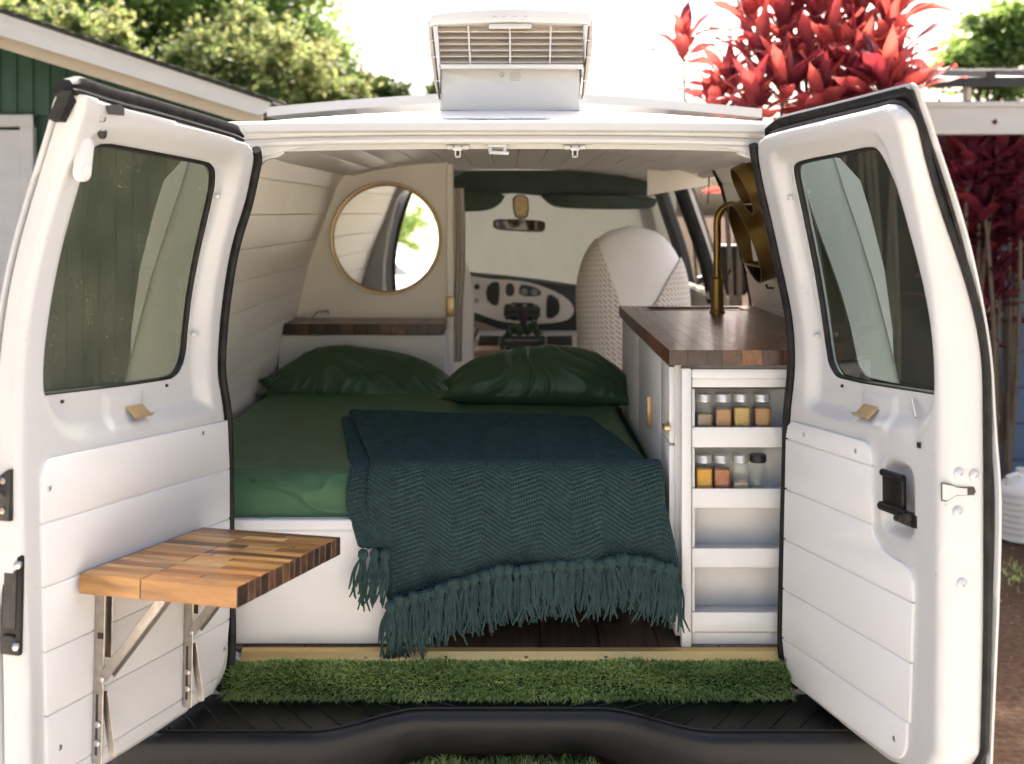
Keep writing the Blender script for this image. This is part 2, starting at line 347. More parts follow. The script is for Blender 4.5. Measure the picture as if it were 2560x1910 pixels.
# ------------------------------------------------------------------ the van
van = empty('camper_van', (0, 4.8, 0), 'white camper van with both rear doors swung open', 'van')
PROF_Z = [.68, .9, 1.10, 1.31, 1.43, 1.53, 1.632, 1.734, 1.838, 1.92]
PROF_X = [.925, .925, .915, .874, .851, .825, .79, .751, .713, .664]
def wallx(z): return float(np.interp(z, PROF_Z, PROF_X))
OUT = [(0, 2.035), (.2, 2.031), (.4, 2.018), (.55, 2.0), (.66, 1.975), (.735, 1.935), (.775, 1.88), (.80, 1.80), (.835, 1.70), (.872, 1.585), (.90, 1.48), (.928, 1.37), (.955, 1.25), (.972, 1.12), (.98, 1.0), (.98, .85), (.972, .70), (.955, .55), (.93, .45)]
def zrear(z, Y):
    s = 1 - .92 * math.exp(-max(0, Y - 2.675) / .26)
    return 1.948 + (z - 1.948) * s if z > 1.948 else z
def frontf(Y): return clamp((Y - 6.0) / 1.3)
YS = [2.675, 2.69, 2.72, 2.78, 2.86, 2.96, 3.1, 3.3, 3.6, 3.86, 4.05, 4.5, 4.90, 5.02, 5.4, 5.7, 5.85]
mb = MB(); full = [(-x, z) for x, z in OUT[::-1]] + OUT[1:]; npf = len(full)
def sect(Y):
    k = .975 + .025 * clamp((Y - 2.7) / .5)
    return [(x * (k if z < 1.93 else 1) * (1 if Y < 5.6 else 1 - .05 * (Y - 5.6)), Y + (.0 if z < 1.9 else 0), zrear(z, Y)) for x, z in full]
vs = []; 
for Y in YS: vs += sect(Y)
fs = []
for j in range(len(YS) - 1):
    for i in range(npf - 1):
        x0, z0 = full[i]; x1, z1 = full[i + 1]; zc = (z0 + z1) / 2; xc = (x0 + x1) / 2
        yc = (YS[j] + YS[j + 1]) / 2
        side = abs(xc) > .7 and 1.37 < zc < 1.88
        if xc > .7 and .72 < zc < 1.88 and 3.86 < yc < 4.9: continue      # side door taken as open, its opening enlarged to admit more daylight
        if side and xc > 0 and 5.02 < yc < 5.7: continue
        if side and xc < 0 and 5.02 < yc < 5.7: continue
        fs.append((j * npf + i, j * npf + i + 1, (j + 1) * npf + i + 1, (j + 1) * npf + i))
mb.add(vs, fs)
# bonnet, screen posts and nose, below the screen
nose = [(5.85, 1.0, 1.37), (6.35, .97, 1.30), (6.75, .93, 1.17), (7.0, .90, .95), (7.05, .88, .5)]
for s0, s1 in zip(nose[:-1], nose[1:]):
    a = [(-s0[1] * .93, s0[0], s0[2]), (s0[1] * .93, s0[0], s0[2]), (s1[1] * .93, s1[0], s1[2]), (-s1[1] * .93, s1[0], s1[2])]
    mb.add(a, [(0, 1, 2, 3)])
for sx in (-1, 1):
    mb.add([(sx * .93, 5.85, 1.37), (sx * .9, 6.35, 1.30), (sx * .865, 6.75, 1.17), (sx * .837, 7.0, .95), (sx * .82, 7.05, .5), (sx * .93, 5.85, .5)], [(0, 1, 2, 3, 4, 5)])
    mb.tube([(sx * .66, 5.85, 1.95), (sx * .80, 6.15, 1.60), (sx * .89, 6.38, 1.33)], .035, 8)
shell = mb.obj('body_shell', M_paint, van, ang=28)
# windscreen glass
mb = MB(); mb.grid(lambda u, v: (lerp(-1, 1, u) * lerp(.88, .64, v), lerp(6.40, 5.86, v) - .12 * (abs(2 * u - 1) ** 2), lerp(1.31, 1.97, v)), 12, 4); mb.obj('windscreen', M_clear, van)
# cab and cargo floor, door sills underneath
mb = MB(); mb.box((0, 4.75, .63), (1.84, 4.0, .08)); mb.obj('floor_pan', M_dash, van, smooth=False)
# rear body frame around the opening (pillars, between the body skin and the opening)
OPN = [(0, 1.905), (.3, 1.903), (.5, 1.896), (.59, 1.875), (.64, 1.82), (.665, 1.74), (.70, 1.60), (.72, 1.45), (.725, 1.30), (.71, 1.15), (.705, .95), (.705, .78), (.69, .70), (.62, .665), (.3, .66), (0, .66)]
OUTR = [(0, 1.945), (.3, 1.945), (.55, 1.945), (.66, 1.94), (.72, 1.915), (.765, 1.86), (.815, 1.70), (.87, 1.52), (.91, 1.36), (.94, 1.2), (.95, 1.0), (.95, .82), (.945, .70), (.93, .60), (.4, .58), (0, .58)]
mb = MB()
for sx in (-1, 1):
    a = [(sx * x, 2.685, z) for x, z in OUTR]; b = [(sx * x, 2.70, z) for x, z in OPN]; c = [(sx * (x + .004), 2.80, z + (.004 if z > 1 else 0)) for x, z in OPN]; d = [(sx * (x + .22), 2.81, z) for x, z in OPN]
    n = len(a)
    for p, q in ((a, b), (b, c), (c, d)): mb.add(p + q, [(i, i + 1, n + i + 1, n + i) for i in range(n - 1)])
mb.obj('rear_frame', M_paint, van)
# roof lip / gutter above the opening
def bar(pts, prof, mats, name, parent, ang=35):
    """sweep a (y,z) profile along points"""
    mb = MB(); n = len(prof)
    vs = [(p[0], p[1] + a, p[2] + b) for p in pts for a, b in prof]
    fs = [(i * n + k, i * n + (k + 1) % n, (i + 1) * n + (k + 1) % n, (i + 1) * n + k) for i in range(len(pts) - 1) for k in range(n)]
    fs += [tuple(range(n))[::-1], tuple((len(pts) - 1) * n + k for k in range(n))]
    mb.add(vs, fs); return mb.obj(name, mats, parent, ang=ang)
def arch(y, z0, drop, X=.70, n=25): return [(lerp(-X, X, i / (n - 1)), y, z0 - drop * abs(lerp(-1, 1, i / (n - 1))) ** 3) for i in range(n)]
bar(arch(2.665, 1.930, .006, .72), [(0, 0), (-.006, .004), (-.006, .020), (.0, .027), (.022, .030), (.03, 0)], M_paint, 'rain_gutter', van)
mb = MB(); pts = arch(2.695, 1.914, .012, .66); mb.tube(pts, .0115, 10); mb.obj('header_tube', M_paint, van)
bar(arch(2.72, 1.893, .012, .655), [(0, 0), (0, .012), (.04, .02), (.04, .004)], M_paint, 'header_flange', van)
# sealant smears on the roof under the cooler and lumpy seam
for k in range(16):
    mb = MB(); x = PX(random.uniform(1105, 1445), 2.8); y = random.choice([2.70, 2.98]) + random.uniform(0, .01)
    mb.lathe([(.0005, .0035), (.006, .003), (.012, .001), (.013, -.002)][::-1], (0, 0, 0), 8)
    o = mb.obj('sealant', M_paint, van); 
    o.matrix_basis = Matrix.Translation((x, y, zrear(2.034, y) + .001)) @ Matrix.Diagonal((random.uniform(1, 4), random.uniform(.5, 1.2), 1, 1))
# strikers and latch loop under the header
for px in (1145, 1437):
    mb = MB(); c = P(px, 368, 2.715); mb.rbox(c, (.055, .02, .012), .005, 3); mb.rbox(c + Vector((0, 0, -.003)), (.022, .022, .012), .003)
    for s in (-1, 1): mb.lathe([(.0022, -.002), (.0022, .002)], c + Vector((s * .010, -.011, .001)), 8, 1, Matrix.Rotation(R(90), 4, 'X'))
    mb.box(c + Vector((-.0055, -.004, -.014)), (.003, .012, .02)); mb.box(c + Vector((.0055, -.004, -.014)), (.003, .012, .02)); mb.box(c + Vector((0, -.004, -.0235)), (.014, .012, .003)); mb.box(c + Vector((0, .0, -.013)), (.009, .004, .012), 1)
    mb.obj('striker', [M_paint, M_black], van)
mb = MB(); a = P(1226, 366, 2.705); b = P(1226, 381, 2.70); c = P(1272, 383, 2.70); d = P(1262, 366, 2.705)
mb.tube([a, lerp(a, b, .7), b, lerp(b, c, .15), c], .0048, 8); e = P(1261, 381, 2.70); mb.tube([d, e], .0048, 8); mb.rbox(P(1243, 364, 2.71), (.05, .02, .01), .004)
mb.obj('latch_loop', M_paint, van)
for sx, px in ((-1, 676), (1, 1898)):
    mb = MB(); q = [(640, 362), (712, 372), (716, 384), (700, 394), (676, 398), (655, 408), (640, 420)]
    if sx > 0: q = [(1838, 372), (1925, 372), (1925, 425), (1895, 402), (1862, 396), (1842, 388)]
    pts = [P(x, y, 2.735) for x, y in q]; mb.slab(pts, (0, -.02, 0), 0, .004); mb.obj('corner_gusset', M_paint, van)
# arched white fairing board across the roof, ahead of the cooler
mb = MB(); n = 31; Yb = 4.0
top = [(lerp(PX(667, Yb), PX(1905, Yb), i / (n - 1)), Yb, PZ(lerp(268, 272, i / (n - 1)) - 42 * (1 - abs(lerp(-1, 1, i / (n - 1))) ** 1.5), Yb)) for i in range(n)]
mb.add([p for t in top for p in ((t[0], Yb, t[2]), (t[0], Yb, t[2] - .032), (t[0], Yb + .9, t[2] - .02), (t[0], Yb + .9, t[2] + .012))],
       [f for i in range(n - 1) for f in ((4 * i, 4 * i + 1, 4 * i + 5, 4 * i + 4), (4 * i + 3, 4 * i, 4 * i + 4, 4 * i + 7), (4 * i + 1, 4 * i + 2, 4 * i + 6, 4 * i + 5))] + [(0, 1, 2, 3), (4 * n - 4, 4 * n - 3, 4 * n - 2, 4 * n - 1)])
for x in (-.6, .6): mb.box((x, 4.3, 2.04), (.04, .04, .12))
mb.obj('roof_board', M_paint, van)
# wheels
def wheel(x, y):
    w = MB(); Mx = Matrix.Rotation(R(90), 4, 'Y'); s = 1 if x > 0 else -1
    w.lathe([(.20, -.10), (.33, -.11), (.36, -.08), (.36, .08), (.33, .11), (.20, .10)], (x, y, .36), 28, 0, Mx)
    ty = w.obj('wheel', M_rubber, van)
    r = MB(); r.lathe([(.02, .10), (.12, .09), (.19, .112), (.20, .10)] if s > 0 else [(.02, -.10), (.12, -.09), (.19, -.112), (.20, -.10)], (x, y, .36), 20, 0, Mx); r.obj('rim', M_steel, ty)
for x, y in ((-.80, 3.35), (.80, 3.35), (-.80, 6.15), (.80, 6.15)): wheel(x, y)

# ------------------------------------------------------------------ rear doors: dense pressed sheet in the door's own (u,v,w) frame
class Door:
    def __init__(s, H, vp, side, k):
        d = Vector(((vp[0] - 1280) / FPX, 1, -(vp[1] - HOR) / FPX)); s.U = -d.normalized(); s.A = Vector((0, -d.z, 1)).normalized()
        s.N = d.normalized().cross(s.A); s.N = s.N if side < 0 else -s.N; s.N.normalize(); s.H = Vector(H); s.k = k
        s.Um, s.Am, s.Nm, s.Hm = (np.array(x) for x in (s.U, s.A, s.N, s.H))
    def lean(s, v):
        v = np.asarray(v, float); return np.where(v > -.35, s.k * (v + .35) ** 2, 0) 
    def pt(s, u, v, w=0.): return s.H + s.U * u + s.A * v + s.N * (w + float(s.lean(v)))
    def pts(s, u, v, w):
        return s.Hm + np.outer(u, s.Um) + np.outer(v, s.Am) + np.outer(w + s.lean(v), s.Nm)
    def uv(s, px, py, w=0.):
        r = np.array([(px - 1280) / FPX, 1, (HOR - py) / FPX]); off = w; v = 0
        for _ in range(30):
            b = s.Hm + off * s.Nm - np.array([0, 0, CZ]); t, u, v = np.linalg.solve(np.stack([r, -s.Um, -s.Am], 1), b); off = off * .4 + .6 * (w + float(s.lean(v)))
        return np.array([u, v])
    def frame(s, u, v, w=0.):
        M = Matrix((s.U, s.A, s.N)).transposed().to_4x4(); M.translation = s.pt(u, v, w); return M
def sdist(poly, U, V):
    """signed distance (negative inside) to a closed polygon, and nearest boundary point"""
    a = poly; b = np.roll(poly, -1, 0); p = np.stack([U, V], 1); best = np.full(len(U), 1e9); near = np.zeros_like(p); ins = np.zeros(len(U), bool)
    for (x0, y0), (x1, y1) in zip(a, b):
        e = np.array([x1 - x0, y1 - y0]); t = np.clip(((p - (x0, y0)) @ e) / max(1e-12, e @ e), 0, 1); q = np.outer(t, e) + (x0, y0)
        d = ((p - q) ** 2).sum(1); m = d < best; best[m] = d[m]; near[m] = q[m]
        if y0 != y1:
            c = (V > min(y0, y1)) & (V <= max(y0, y1)); ins ^= c & (U < x0 + (V - y0) / (y1 - y0) * (x1 - x0))
    d = np.sqrt(best); return np.where(ins, -d, d), near
def offset_poly(poly, d):
    p = np.array(poly); e = np.roll(p, -1, 0) - np.roll(p, 1, 0); n = np.stack([e[:, 1], -e[:, 0]], 1); n /= np.linalg.norm(n, axis=1)[:, None] + 1e-9
    ar = np.sum(p[:, 0] * np.roll(p[:, 1], -1) - np.roll(p[:, 0], -1) * p[:, 1])
    return p + n * d * (1 if ar > 0 else -1)
def sheet(D, out, hole, wfn, step, wall=None, holewall=None):
    u0, v0 = out.min(0) - step; u1, v1 = out.max(0) + step; nu = int((u1 - u0) / step) + 2; nv = int((v1 - v0) / step) + 2
    gu, gv = np.meshgrid(u0 + np.arange(nu) * step, v0 + np.arange(nv) * step); U = gu.ravel().copy(); V = gv.ravel().copy()
    sd, near = sdist(out, U, V)
    cu, cv = np.meshgrid(u0 + (np.arange(nu - 1) + .5) * step, v0 + (np.arange(nv - 1) + .5) * step); cs, _ = sdist(out, cu.ravel(), cv.ravel()); keep = cs < 0
    if hole is not None:
        hs, hnear = sdist(hole, U, V); chs, _ = sdist(hole, cu.ravel(), cv.ravel()); keep &= chs > 0
    ii = np.arange((nu - 1) * (nv - 1)); base = (ii // (nu - 1)) * nu + ii % (nu - 1)
    q = np.stack([base, base + 1, base + nu + 1, base + nu], 1)[keep]
    # boundary edges
    E = np.concatenate([q[:, [0, 1]], q[:, [1, 2]], q[:, [2, 3]], q[:, [3, 0]]]); Es = np.sort(E, 1); key = Es[:, 0] * (nu * nv) + Es[:, 1]
    uq, inv, cnt = np.unique(key, return_inverse=True, return_counts=True); bE = E[cnt[inv] == 1]; bv = np.unique(bE)
    isout = np.ones(len(U), bool)
    if hole is not None: isout = np.abs(sd) < np.abs(hs)
    for vtx in bv:
        U[vtx], V[vtx] = near[vtx] if isout[vtx] else hnear[vtx]
    sd2, _ = sdist(out, U, V); 
    w = wfn(U, V, -sd2)
    used = np.unique(q); remap = -np.ones(len(U), int); remap[used] = np.arange(len(used))
    X = D.pts(U[used], V[used], w[used]); q = remap[q]; verts = [tuple(x) for x in X]; faces = [tuple(x) for x in q]
    for flag, depth in ((True, wall), (False, holewall)):
        if depth is None: continue
        ed = [e for e in bE if isout[e[0]] == flag and isout[e[1]] == flag]; mp = {}
        for a, b in ed:
            for c in (a, b):
                if c not in mp: mp[c] = len(verts); verts.append(tuple(D.pts(U[[c]], V[[c]], np.array([depth(float(V[c])) if callable(depth) else depth]))[0]))
            faces.append((remap[a], remap[b], mp[b], mp[a]))
    mb = MB(); mb.add(verts, faces); return mb
def topoly(D, px, n=160, it=2): return resample(smoothpoly([D.uv(*p) for p in px], it), n)
def roundover(d, r): x = np.clip((r - d) / r, 0, 1); return -r * (1 - np.sqrt(np.maximum(0, 1 - x * x)))

LD = Door((-.667, 2.7, CZ), (2156, 705), -1, .53); RD = Door((.651, 2.7, CZ), (535, 635), 1, .42)
# -------- left door
Lout_px = [(202, 222), (311, 264), (388, 282), (505, 315), (583, 338), (622, 352), (637, 361), (643, 388), (641, 408), (622, 505), (589, 600), (567, 728), (554, 852), (550, 930), (559, 981), (569, 1047), (571, 1240), (572, 1301), (575, 1500), (577, 1600), (575, 1661), (562, 1700), (545, 1728), (515, 1754), (463, 1791), (327, 1882), (280, 1909), (66, 2048), (64, 1910), (61, 1646), (51, 1443), (45, 1240), (47, 1100), (50, 950), (58, 850), (95, 637), (150, 450), (210, 262)]
Lout = topoly(LD, Lout_px, 260)
Lwin_px = [(252, 352), (380, 377), (505, 401), (530, 408), (541, 430), (536, 486), (507, 610), (470, 856), (461, 910), (439, 945), (400, 953), (291, 969), (140, 991), (114, 994), (109, 973), (111, 911), (128, 767), (158, 620), (187, 524), (218, 427), (234, 384)]
Lwin = resample(smoothpoly([LD.uv(x, y, -.027 * clamp((x - 150) / 150)) for x, y in Lwin_px], 1), 140)   # the glass sits in the pressed recess
Lrec_px = [(238, 310), (400, 322), (560, 358), (610, 375), (612, 420), (590, 520), (545, 700), (528, 880), (530, 985), (545, 1030), (480, 1050), (300, 1090), (190, 1112), (140, 1085), (105, 1000), (103, 900), (120, 767), (150, 610), (190, 470), (215, 380)]
Lrec = topoly(LD, Lrec_px, 120)
def ldoor_w(U, V, d):
    rs, _ = sdist(Lrec, U, V); w = roundover(d, .016) - .026 * sstep(0, .045, -rs)
    c = LD.uv(335, 1028); a = np.maximum(np.abs(U - c[0]) - .055, np.abs(V - c[1]) - .03); w += .007 * (1 - sstep(-.004, .012, a))
    w += .0016 * np.sin(V * 9 + U * 4) * sstep(.02, .1, d)
    return w
ld = sheet(LD, Lout, Lwin, ldoor_w, .0065, -.045, -.05).obj('rear_door', M_paint, van, ang=50); tag(ld, 'open rear door carrying the fold-down table')
def skin(D, out, win, off, w, name, door, mats):
    mbk = sheet(D, resample(offset_poly(out, off), 200), win, lambda U, V, d: np.full(len(U), w) + roundover(d, .006), .02, w - .012, None); return mbk.obj(name, mats, door, ang=50)
skin(LD, Lout, Lwin, .004, -.046, 'outer_skin', ld, M_paint)
def glasspane(D, win, w, door, mats=M_glass):
    mbk = sheet(D, resample(offset_poly(win, .008), 90), None, lambda U, V, d: np.full(len(U), w), .03); return mbk.obj('window_glass', mats, door)
glasspane(LD, Lwin, -.040, ld)
def gasket(D, win, w, door, r=.008):
    g = resample(offset_poly(win, .001), 120); mb = MB(); mb.tube([D.pt(u, v, w) for u, v in g], r, 8, closed=True); return mb.obj('window_gasket', M_rubber, door)
gasket(LD, Lwin, -.036, ld)
def sealtube(D, pxs, w, r, door, name='door_seal', flat=1.0, off=(0, 0)):
    pts = [D.uv(*p) for p in pxs]; pts = resample(smoothpoly(pts, 2, False), 70, False)
    mb = MB(); n = 8; P3 = [D.pt(u + off[0], v + off[1], w) for u, v in pts]; mb.tube(P3, r, n); return mb.obj(name, M_rubber, door)
hingeL = [(640, 372), (644, 395), (641, 415), (622, 510), (590, 605), (568, 732), (555, 856), (551, 934), (560, 985), (570, 1050), (572, 1240), (573, 1305), (576, 1500), (578, 1600), (576, 1661), (563, 1702), (548, 1730)]
sealtube(LD, hingeL, -.006, .011, ld, off=(-.012, 0))
topL = [(198, 226), (311, 264), (388, 282), (505, 315), (583, 338), (625, 352)]
def sealband(D, pxs, prof, door, name='top_seal'):
    pts = resample(smoothpoly([D.uv(*p) for p in pxs], 2, False), 50, False); n = len(prof); mb = MB(); vs = []
    for i, (u, v) in enumerate(pts):
        k = min(1, (i + .6) / 3, (len(pts) - i - .4) / 3)
        vs += [D.pt(u, v + a * (.55 + .45 * k), w) for a, w in prof]
    mb.add(vs, [(i * n + q, i * n + (q + 1) % n, (i + 1) * n + (q + 1) % n, (i + 1) * n + q) for i in range(len(pts) - 1) for q in range(n)] + [tuple(range(n))[::-1], tuple((len(pts) - 1) * n + q for q in range(n))]); return mb.obj(name, M_rubber, door, ang=50)
sealband(LD, topL, [(-.006, -.016), (.004, -.012), (.010, -.020), (.018, -.020), (.030, -.030), (.034, -.046), (.028, -.058), (-.006, -.058)], ld)
# planks of the lower lining, each a board with eased edges
def plank(D, poly, door, w0=.0, th=.0065, mats=M_panel, lab=None, bev=.0022):
    mb = MB(); pl = [tuple(p) for p in poly]; mb.slab([D.pt(u, v, w0 - .004) for u, v in pl], D.N * (th + .004), 0, bev)
    return mb.obj('plank', mats, door, ang=60)
def arc(c, r, a0, a1, n=7): return [(c[0] + r * math.cos(R(lerp(a0, a1, i / (n - 1)))), c[1] + r * math.sin(R(lerp(a0, a1, i / (n - 1))))) for i in range(n)]
plb = MB(); plb.slab([LD.pt(u, v, -.003) for u, v in ((.012, -.492), (-.002, -.602), (-.008, -.9), (-.006, -1.0), (.03, -1.064), (.055, -1.094), (.585, -1.094), (.600, -1.06), (.634, -.60), (.634, -.52), (.61, -.492))], LD.N * .0065, 0); plb.obj('panel_backing', M_panel, ld)
vl = [-.487, -.602, -.717, -.834, -.950, -1.066, -1.098]; g = .0016
u_h = [.010, -.002, -.006, -.010, -.012, -.012, .02]; u_f = [.640, .636, .628, .620, .612, .606, .602]
for i in range(6):
    vt, vb = vl[i] - g, vl[i + 1] + g
    if i == 0: pl = [(u_h[0], vt), (u_h[1], vb), (u_f[1], vb)] + arc((u_f[0] - .03, vt - .03), .03, 0, 90)
    elif i == 4: pl = [(u_h[4], vt), (-.004, -1.0), (.012, -1.045), (.03, vb), (u_f[5], vb), (u_f[4], vt)]
    elif i == 5: pl = [(.034, vt), (.055, vb), (u_f[6] - .02, vb), (u_f[5], vt)]
    else: pl = [(u_h[i], vt), (u_h[i + 1], vb), (u_f[i + 1], vb), (u_f[i], vt)]
    plank(LD, pl, ld)
def screw(D, px, py, door, w=.006, r=.0055):
    u, v = D.uv(px, py); mb = MB(); M = D.frame(u, v, w); mb.lathe([(r, -.002), (r, .0008), (r * .7, .0022), (r * .35, .0024), (r * .3, .0012)], M.translation, 12, 0, M.to_3x3()); mb.obj('screw', M_screw, door)
for p in ((116, 1220), (501, 1082), (554, 1622), (143, 1868)): screw(LD, *p, ld)
def pinhole(D, px, py, door, w=-.024, r=.0035):
    u, v = D.uv(px, py, w); mb = MB(); M = D.frame(u, v, w); mb.lathe([(r, -.003), (r, .0012), (r * .5, .0016)], M.translation, 8, 0, M.to_3x3()); mb.obj('pin_hole', M_black, door)
for p in ((303, 342), (424, 367), (529, 390), (157, 1004), (418, 964)): pinhole(LD, *p, ld)
def goldplate(D, px, py, door, sgn):
    u, v = D.uv(px, py, -.02); M = D.frame(u, v, -.012); mb = MB(); R3 = M.to_3x3() @ Matrix.Rotation(R(-48), 3, 'X')
    t0 = M.translation; mb.rbox(t0 + R3 @ Vector((0, 0, .002)), (.058, .040, .002), .0006, 1, 0, R3); mb.rbox(t0 + R3 @ Vector((0, -.020, .006)), (.058, .002, .010), .0006, 1, 0, R3)
    for a in (-.02, .02): mb.lathe([(.003, .003), (.003, .0045), (.0015, .005)], t0 + R3 @ Vector((a, .008, 0)), 8, 0, R3)
    mb.obj('magnet_plate', M_gold, door)
goldplate(LD, 335, 1026, ld, 1)
# white alarm sensor, top corner holes, black corner cap, glass clips
u, v = LD.uv(201, 397, .0); Rt = Matrix.Rotation(R(7), 4, 'Z')
mb = MB(); M = LD.frame(u, v, .0) @ Rt; cap = arc((0, .025), .017, 0, 180, 12) + arc((0, -.025), .017, 180, 360, 12)
mb.slab([M @ Vector((x, y, .0)) for x, y in cap], M.to_3x3() @ Vector((0, 0, .016)), 0, .005); so = mb.obj('alarm_sensor', M_white_pl, ld, ang=50)
mb = MB(); q = M @ Vector((.0, -.025, .0165)); mb.lathe([(.0115, -.001), (.0115, .0014), (.0105, .0018)], q, 20, 0, M.to_3x3()); mb.obj('sensor_button', M_white_pl, ld)
for (px, py), r in (((256, 294), .0085), ((256, 333), .011)):
    u, v = LD.uv(px, py); M = LD.frame(u, v, .0015); mb = MB(); mb.lathe([(r, -.004), (r, .0005), (r * .9, .001), (r * .88, -.001)], M.translation, 14, 0, M.to_3x3()); mb.obj('corner_hole', M_black if r > .01 else M_screw, ld)
u, v = LD.uv(281, 273); M = LD.frame(u, v, .002); mb = MB(); mb.slab([M @ Vector(p) for p in ((-.03, -.008, 0), (.016, -.012, 0), (.022, .004, 0), (-.02, .012, 0), (-.03, .004, 0))], M.to_3x3() @ Vector((0, 0, .002)), 0); mb.obj('latch_slot', M_black, ld)
mb = MB(); mb.slab([LD.pt(*LD.uv(*p), -.012) + Vector((0, -.004, 0)) for p in ((196, 226), (208, 254), (182, 306), (168, 298))], (-.02, -.006, 0), 0, .002); mb.obj('corner_cap', M_rubber, ld)
def clip(D, px, py, door):
    u, v = D.uv(px, py, -.02); M = D.frame(u, v, -.016); mb = MB(); mb.rbox(M.translation, (.018, .010, .010), .004, 3, 0, M.to_3x3()); mb.obj('glass_clip', M_white_pl, door)
for p in ((541, 491), (483, 836)): clip(LD, *p, ld)
# striker and release handle on the closing edge of the left door
ew = .668
mb = MB(); c = LD.pt(.690, LD.uv(40, 1240)[1], -.028); RL = LD.frame(0, 0, 0).to_3x3()
mb.slab([c + LD.A * a + LD.N * b for a, b in ((.045, .010), (.028, -.016), (-.02, -.018), (-.045, -.006), (-.045, .016), (.045, .016))], LD.U * .012, 0, .003)
mb.tube([c + LD.U * .012 + LD.N * .0, c + LD.U * .05 - LD.N * .004, c + LD.U * .055 - LD.N * .03, c + LD.U * .03 - LD.N * .036], .005, 8, 1)
for a in (.026, -.026): mb.lathe([(.006, 0), (.006, .004), (.003, .005)], c + LD.U * .011 + LD.A * a + LD.N * .004, 10, 1, (LD.frame(0, 0) @ Matrix.Rotation(R(90), 4, 'Y')).to_3x3())
mb.obj('striker_plate', [M_black, M_steel], ld)
va, vb = LD.uv(50, 1388)[1], LD.uv(55, 1640)[1]; vm = (va + vb) / 2
mb = MB(); c = LD.pt(.674, vm, -.022); mb.rbox(c, (.012, abs(va - vb), .044), .006, 2, 0, RL); mb.box(c + LD.U * .006 + LD.A * .01, (.004, .10, .026), 1, RL); mb.rbox(c + LD.U * .008 - LD.A * .055, (.008, .006, .026), .002, 1, 1, RL)
mb.obj('release_handle', [M_blackp, M_black], ld)
for vv in (va - .018, vb + .018): 
    mb = MB(); M = LD.frame(.681, vv, -.006) @ Matrix.Rotation(R(90), 4, 'Y'); mb.lathe([(.007, -.002), (.007, .003), (.004, .005)], M.translation, 12, 0, M.to_3x3()); mb.obj('edge_screw', M_screw, ld)

# -------- right door
Rout_px = [(1883, 361), (1890, 343), (1911, 330), (2182, 265), (2192, 259), (2213, 260), (2236, 276), (2254, 305), (2262, 340), (2275, 400), (2304, 538), (2338, 720), (2352, 877), (2355, 981), (2357, 1200), (2357, 1500), (2354, 1700), (2345, 2010), (2029, 1762), (1988, 1721), (1967, 1689), (1955, 1650), (1953, 1596), (1956, 1460), (1961, 1272), (1965, 1136), (1966, 1060), (1969, 1012), (1978, 940), (1979, 877), (1971, 783), (1953, 700), (1932, 606), (1906, 492), (1890, 419)]
Rout = topoly(RD, Rout_px, 260)
Rwin_px = [(1985, 410), (2004, 400), (2100, 381), (2186, 363), (2203, 382), (2224, 434), (2265, 575), (2297, 695), (2321, 825), (2330, 950), (2329, 992), (2300, 987), (2099, 950), (2078, 929), (2065, 892), (2047, 762), (2015, 590), (1992, 476), (1983, 429)]
Rwin = resample(smoothpoly([RD.uv(x, y, -.027 * clamp((2325 - x) / 120)) for x, y in Rwin_px], 1), 140)
Rrec_px = [(1918, 378), (1940, 362), (2060, 335), (2150, 318), (2190, 325), (2215, 365), (2232, 430), (2275, 575), (2308, 695), (2332, 825), (2340, 950), (2338, 1020), (2310, 1085), (2240, 1085), (2080, 1060), (2010, 1035), (2005, 980), (2010, 880), (1990, 740), (1965, 600), (1930, 450)]
Rrec = topoly(RD, Rrec_px, 120)
pock_px = [(2205, 1150), (2225, 1143), (2262, 1155), (2278, 1175), (2283, 1210), (2283, 1340), (2265, 1352), (2225, 1335), (2204, 1318), (2202, 1230)]
Pk = topoly(RD, pock_px, 60)
def wallw(v): return -.100 + .056 * sstep(-.34, .10, v)    # the door thins towards its top
def rdoor_w(U, V, d):
    rs, _ = sdist(Rrec, U, V); w = roundover(d, .022) - .026 * sstep(0, .04, -rs)
    ps, _ = sdist(Pk, U, V); w -= .026 * sstep(-.004, .022, -ps)
    c = RD.uv(2172, 1028); a = np.maximum(np.abs(U - c[0]) - .055, np.abs(V - c[1]) - .03); w += .007 * (1 - sstep(-.004, .012, a))
    c = RD.uv(2283, 1085); w -= .008 * np.exp(-(((U - c[0]) / .03) ** 2 + ((V - c[1]) / .02) ** 2))
    w += .0016 * np.sin(V * 8 + 1 + U * 5) * sstep(.02, .1, d)
    return w
rd = sheet(RD, Rout, Rwin, rdoor_w, .0065, wallw, -.05).obj('rear_door', M_paint, van, ang=50); tag(rd, 'open rear door with black pull handle and no table')
sk_px = [(1905, 322), (1930, 299), (1945, 288), (2100, 250), (2255, 209), (2283, 204), (2297, 252), (2333, 356), (2368, 460), (2401, 565), (2442, 747), (2464, 877), (2474, 1000), (2480, 1100), (2489, 1200), (2491, 1300), (2486, 1500), (2477, 1700), (2469, 1881), (2463, 2045)]
def skuv(p):
    q = RD.uv(*p, -.1)
    for _ in range(5): q = RD.uv(*p, float(wallw(q[1])))
    return q
sk_uv = [skuv(p) for p in sk_px] + [RD.uv(*p) + np.array([.004, -.006]) for p in ((2029, 1766), (1988, 1725), (1964, 1690), (1951, 1650), (1950, 1596), (1953, 1460), (1960, 1200), (1966, 1040), (1976, 877), (1950, 700), (1903, 492), (1884, 400))]
Rskin = resample(smoothpoly(sk_uv, 1), 260)
sheet(RD, Rskin, Rwin, lambda U, V, d: wallw(V) - .003 + roundover(d, .004), .012, lambda v: float(wallw(v)) - .012, None).obj('outer_skin', M_paint, rd, ang=50)
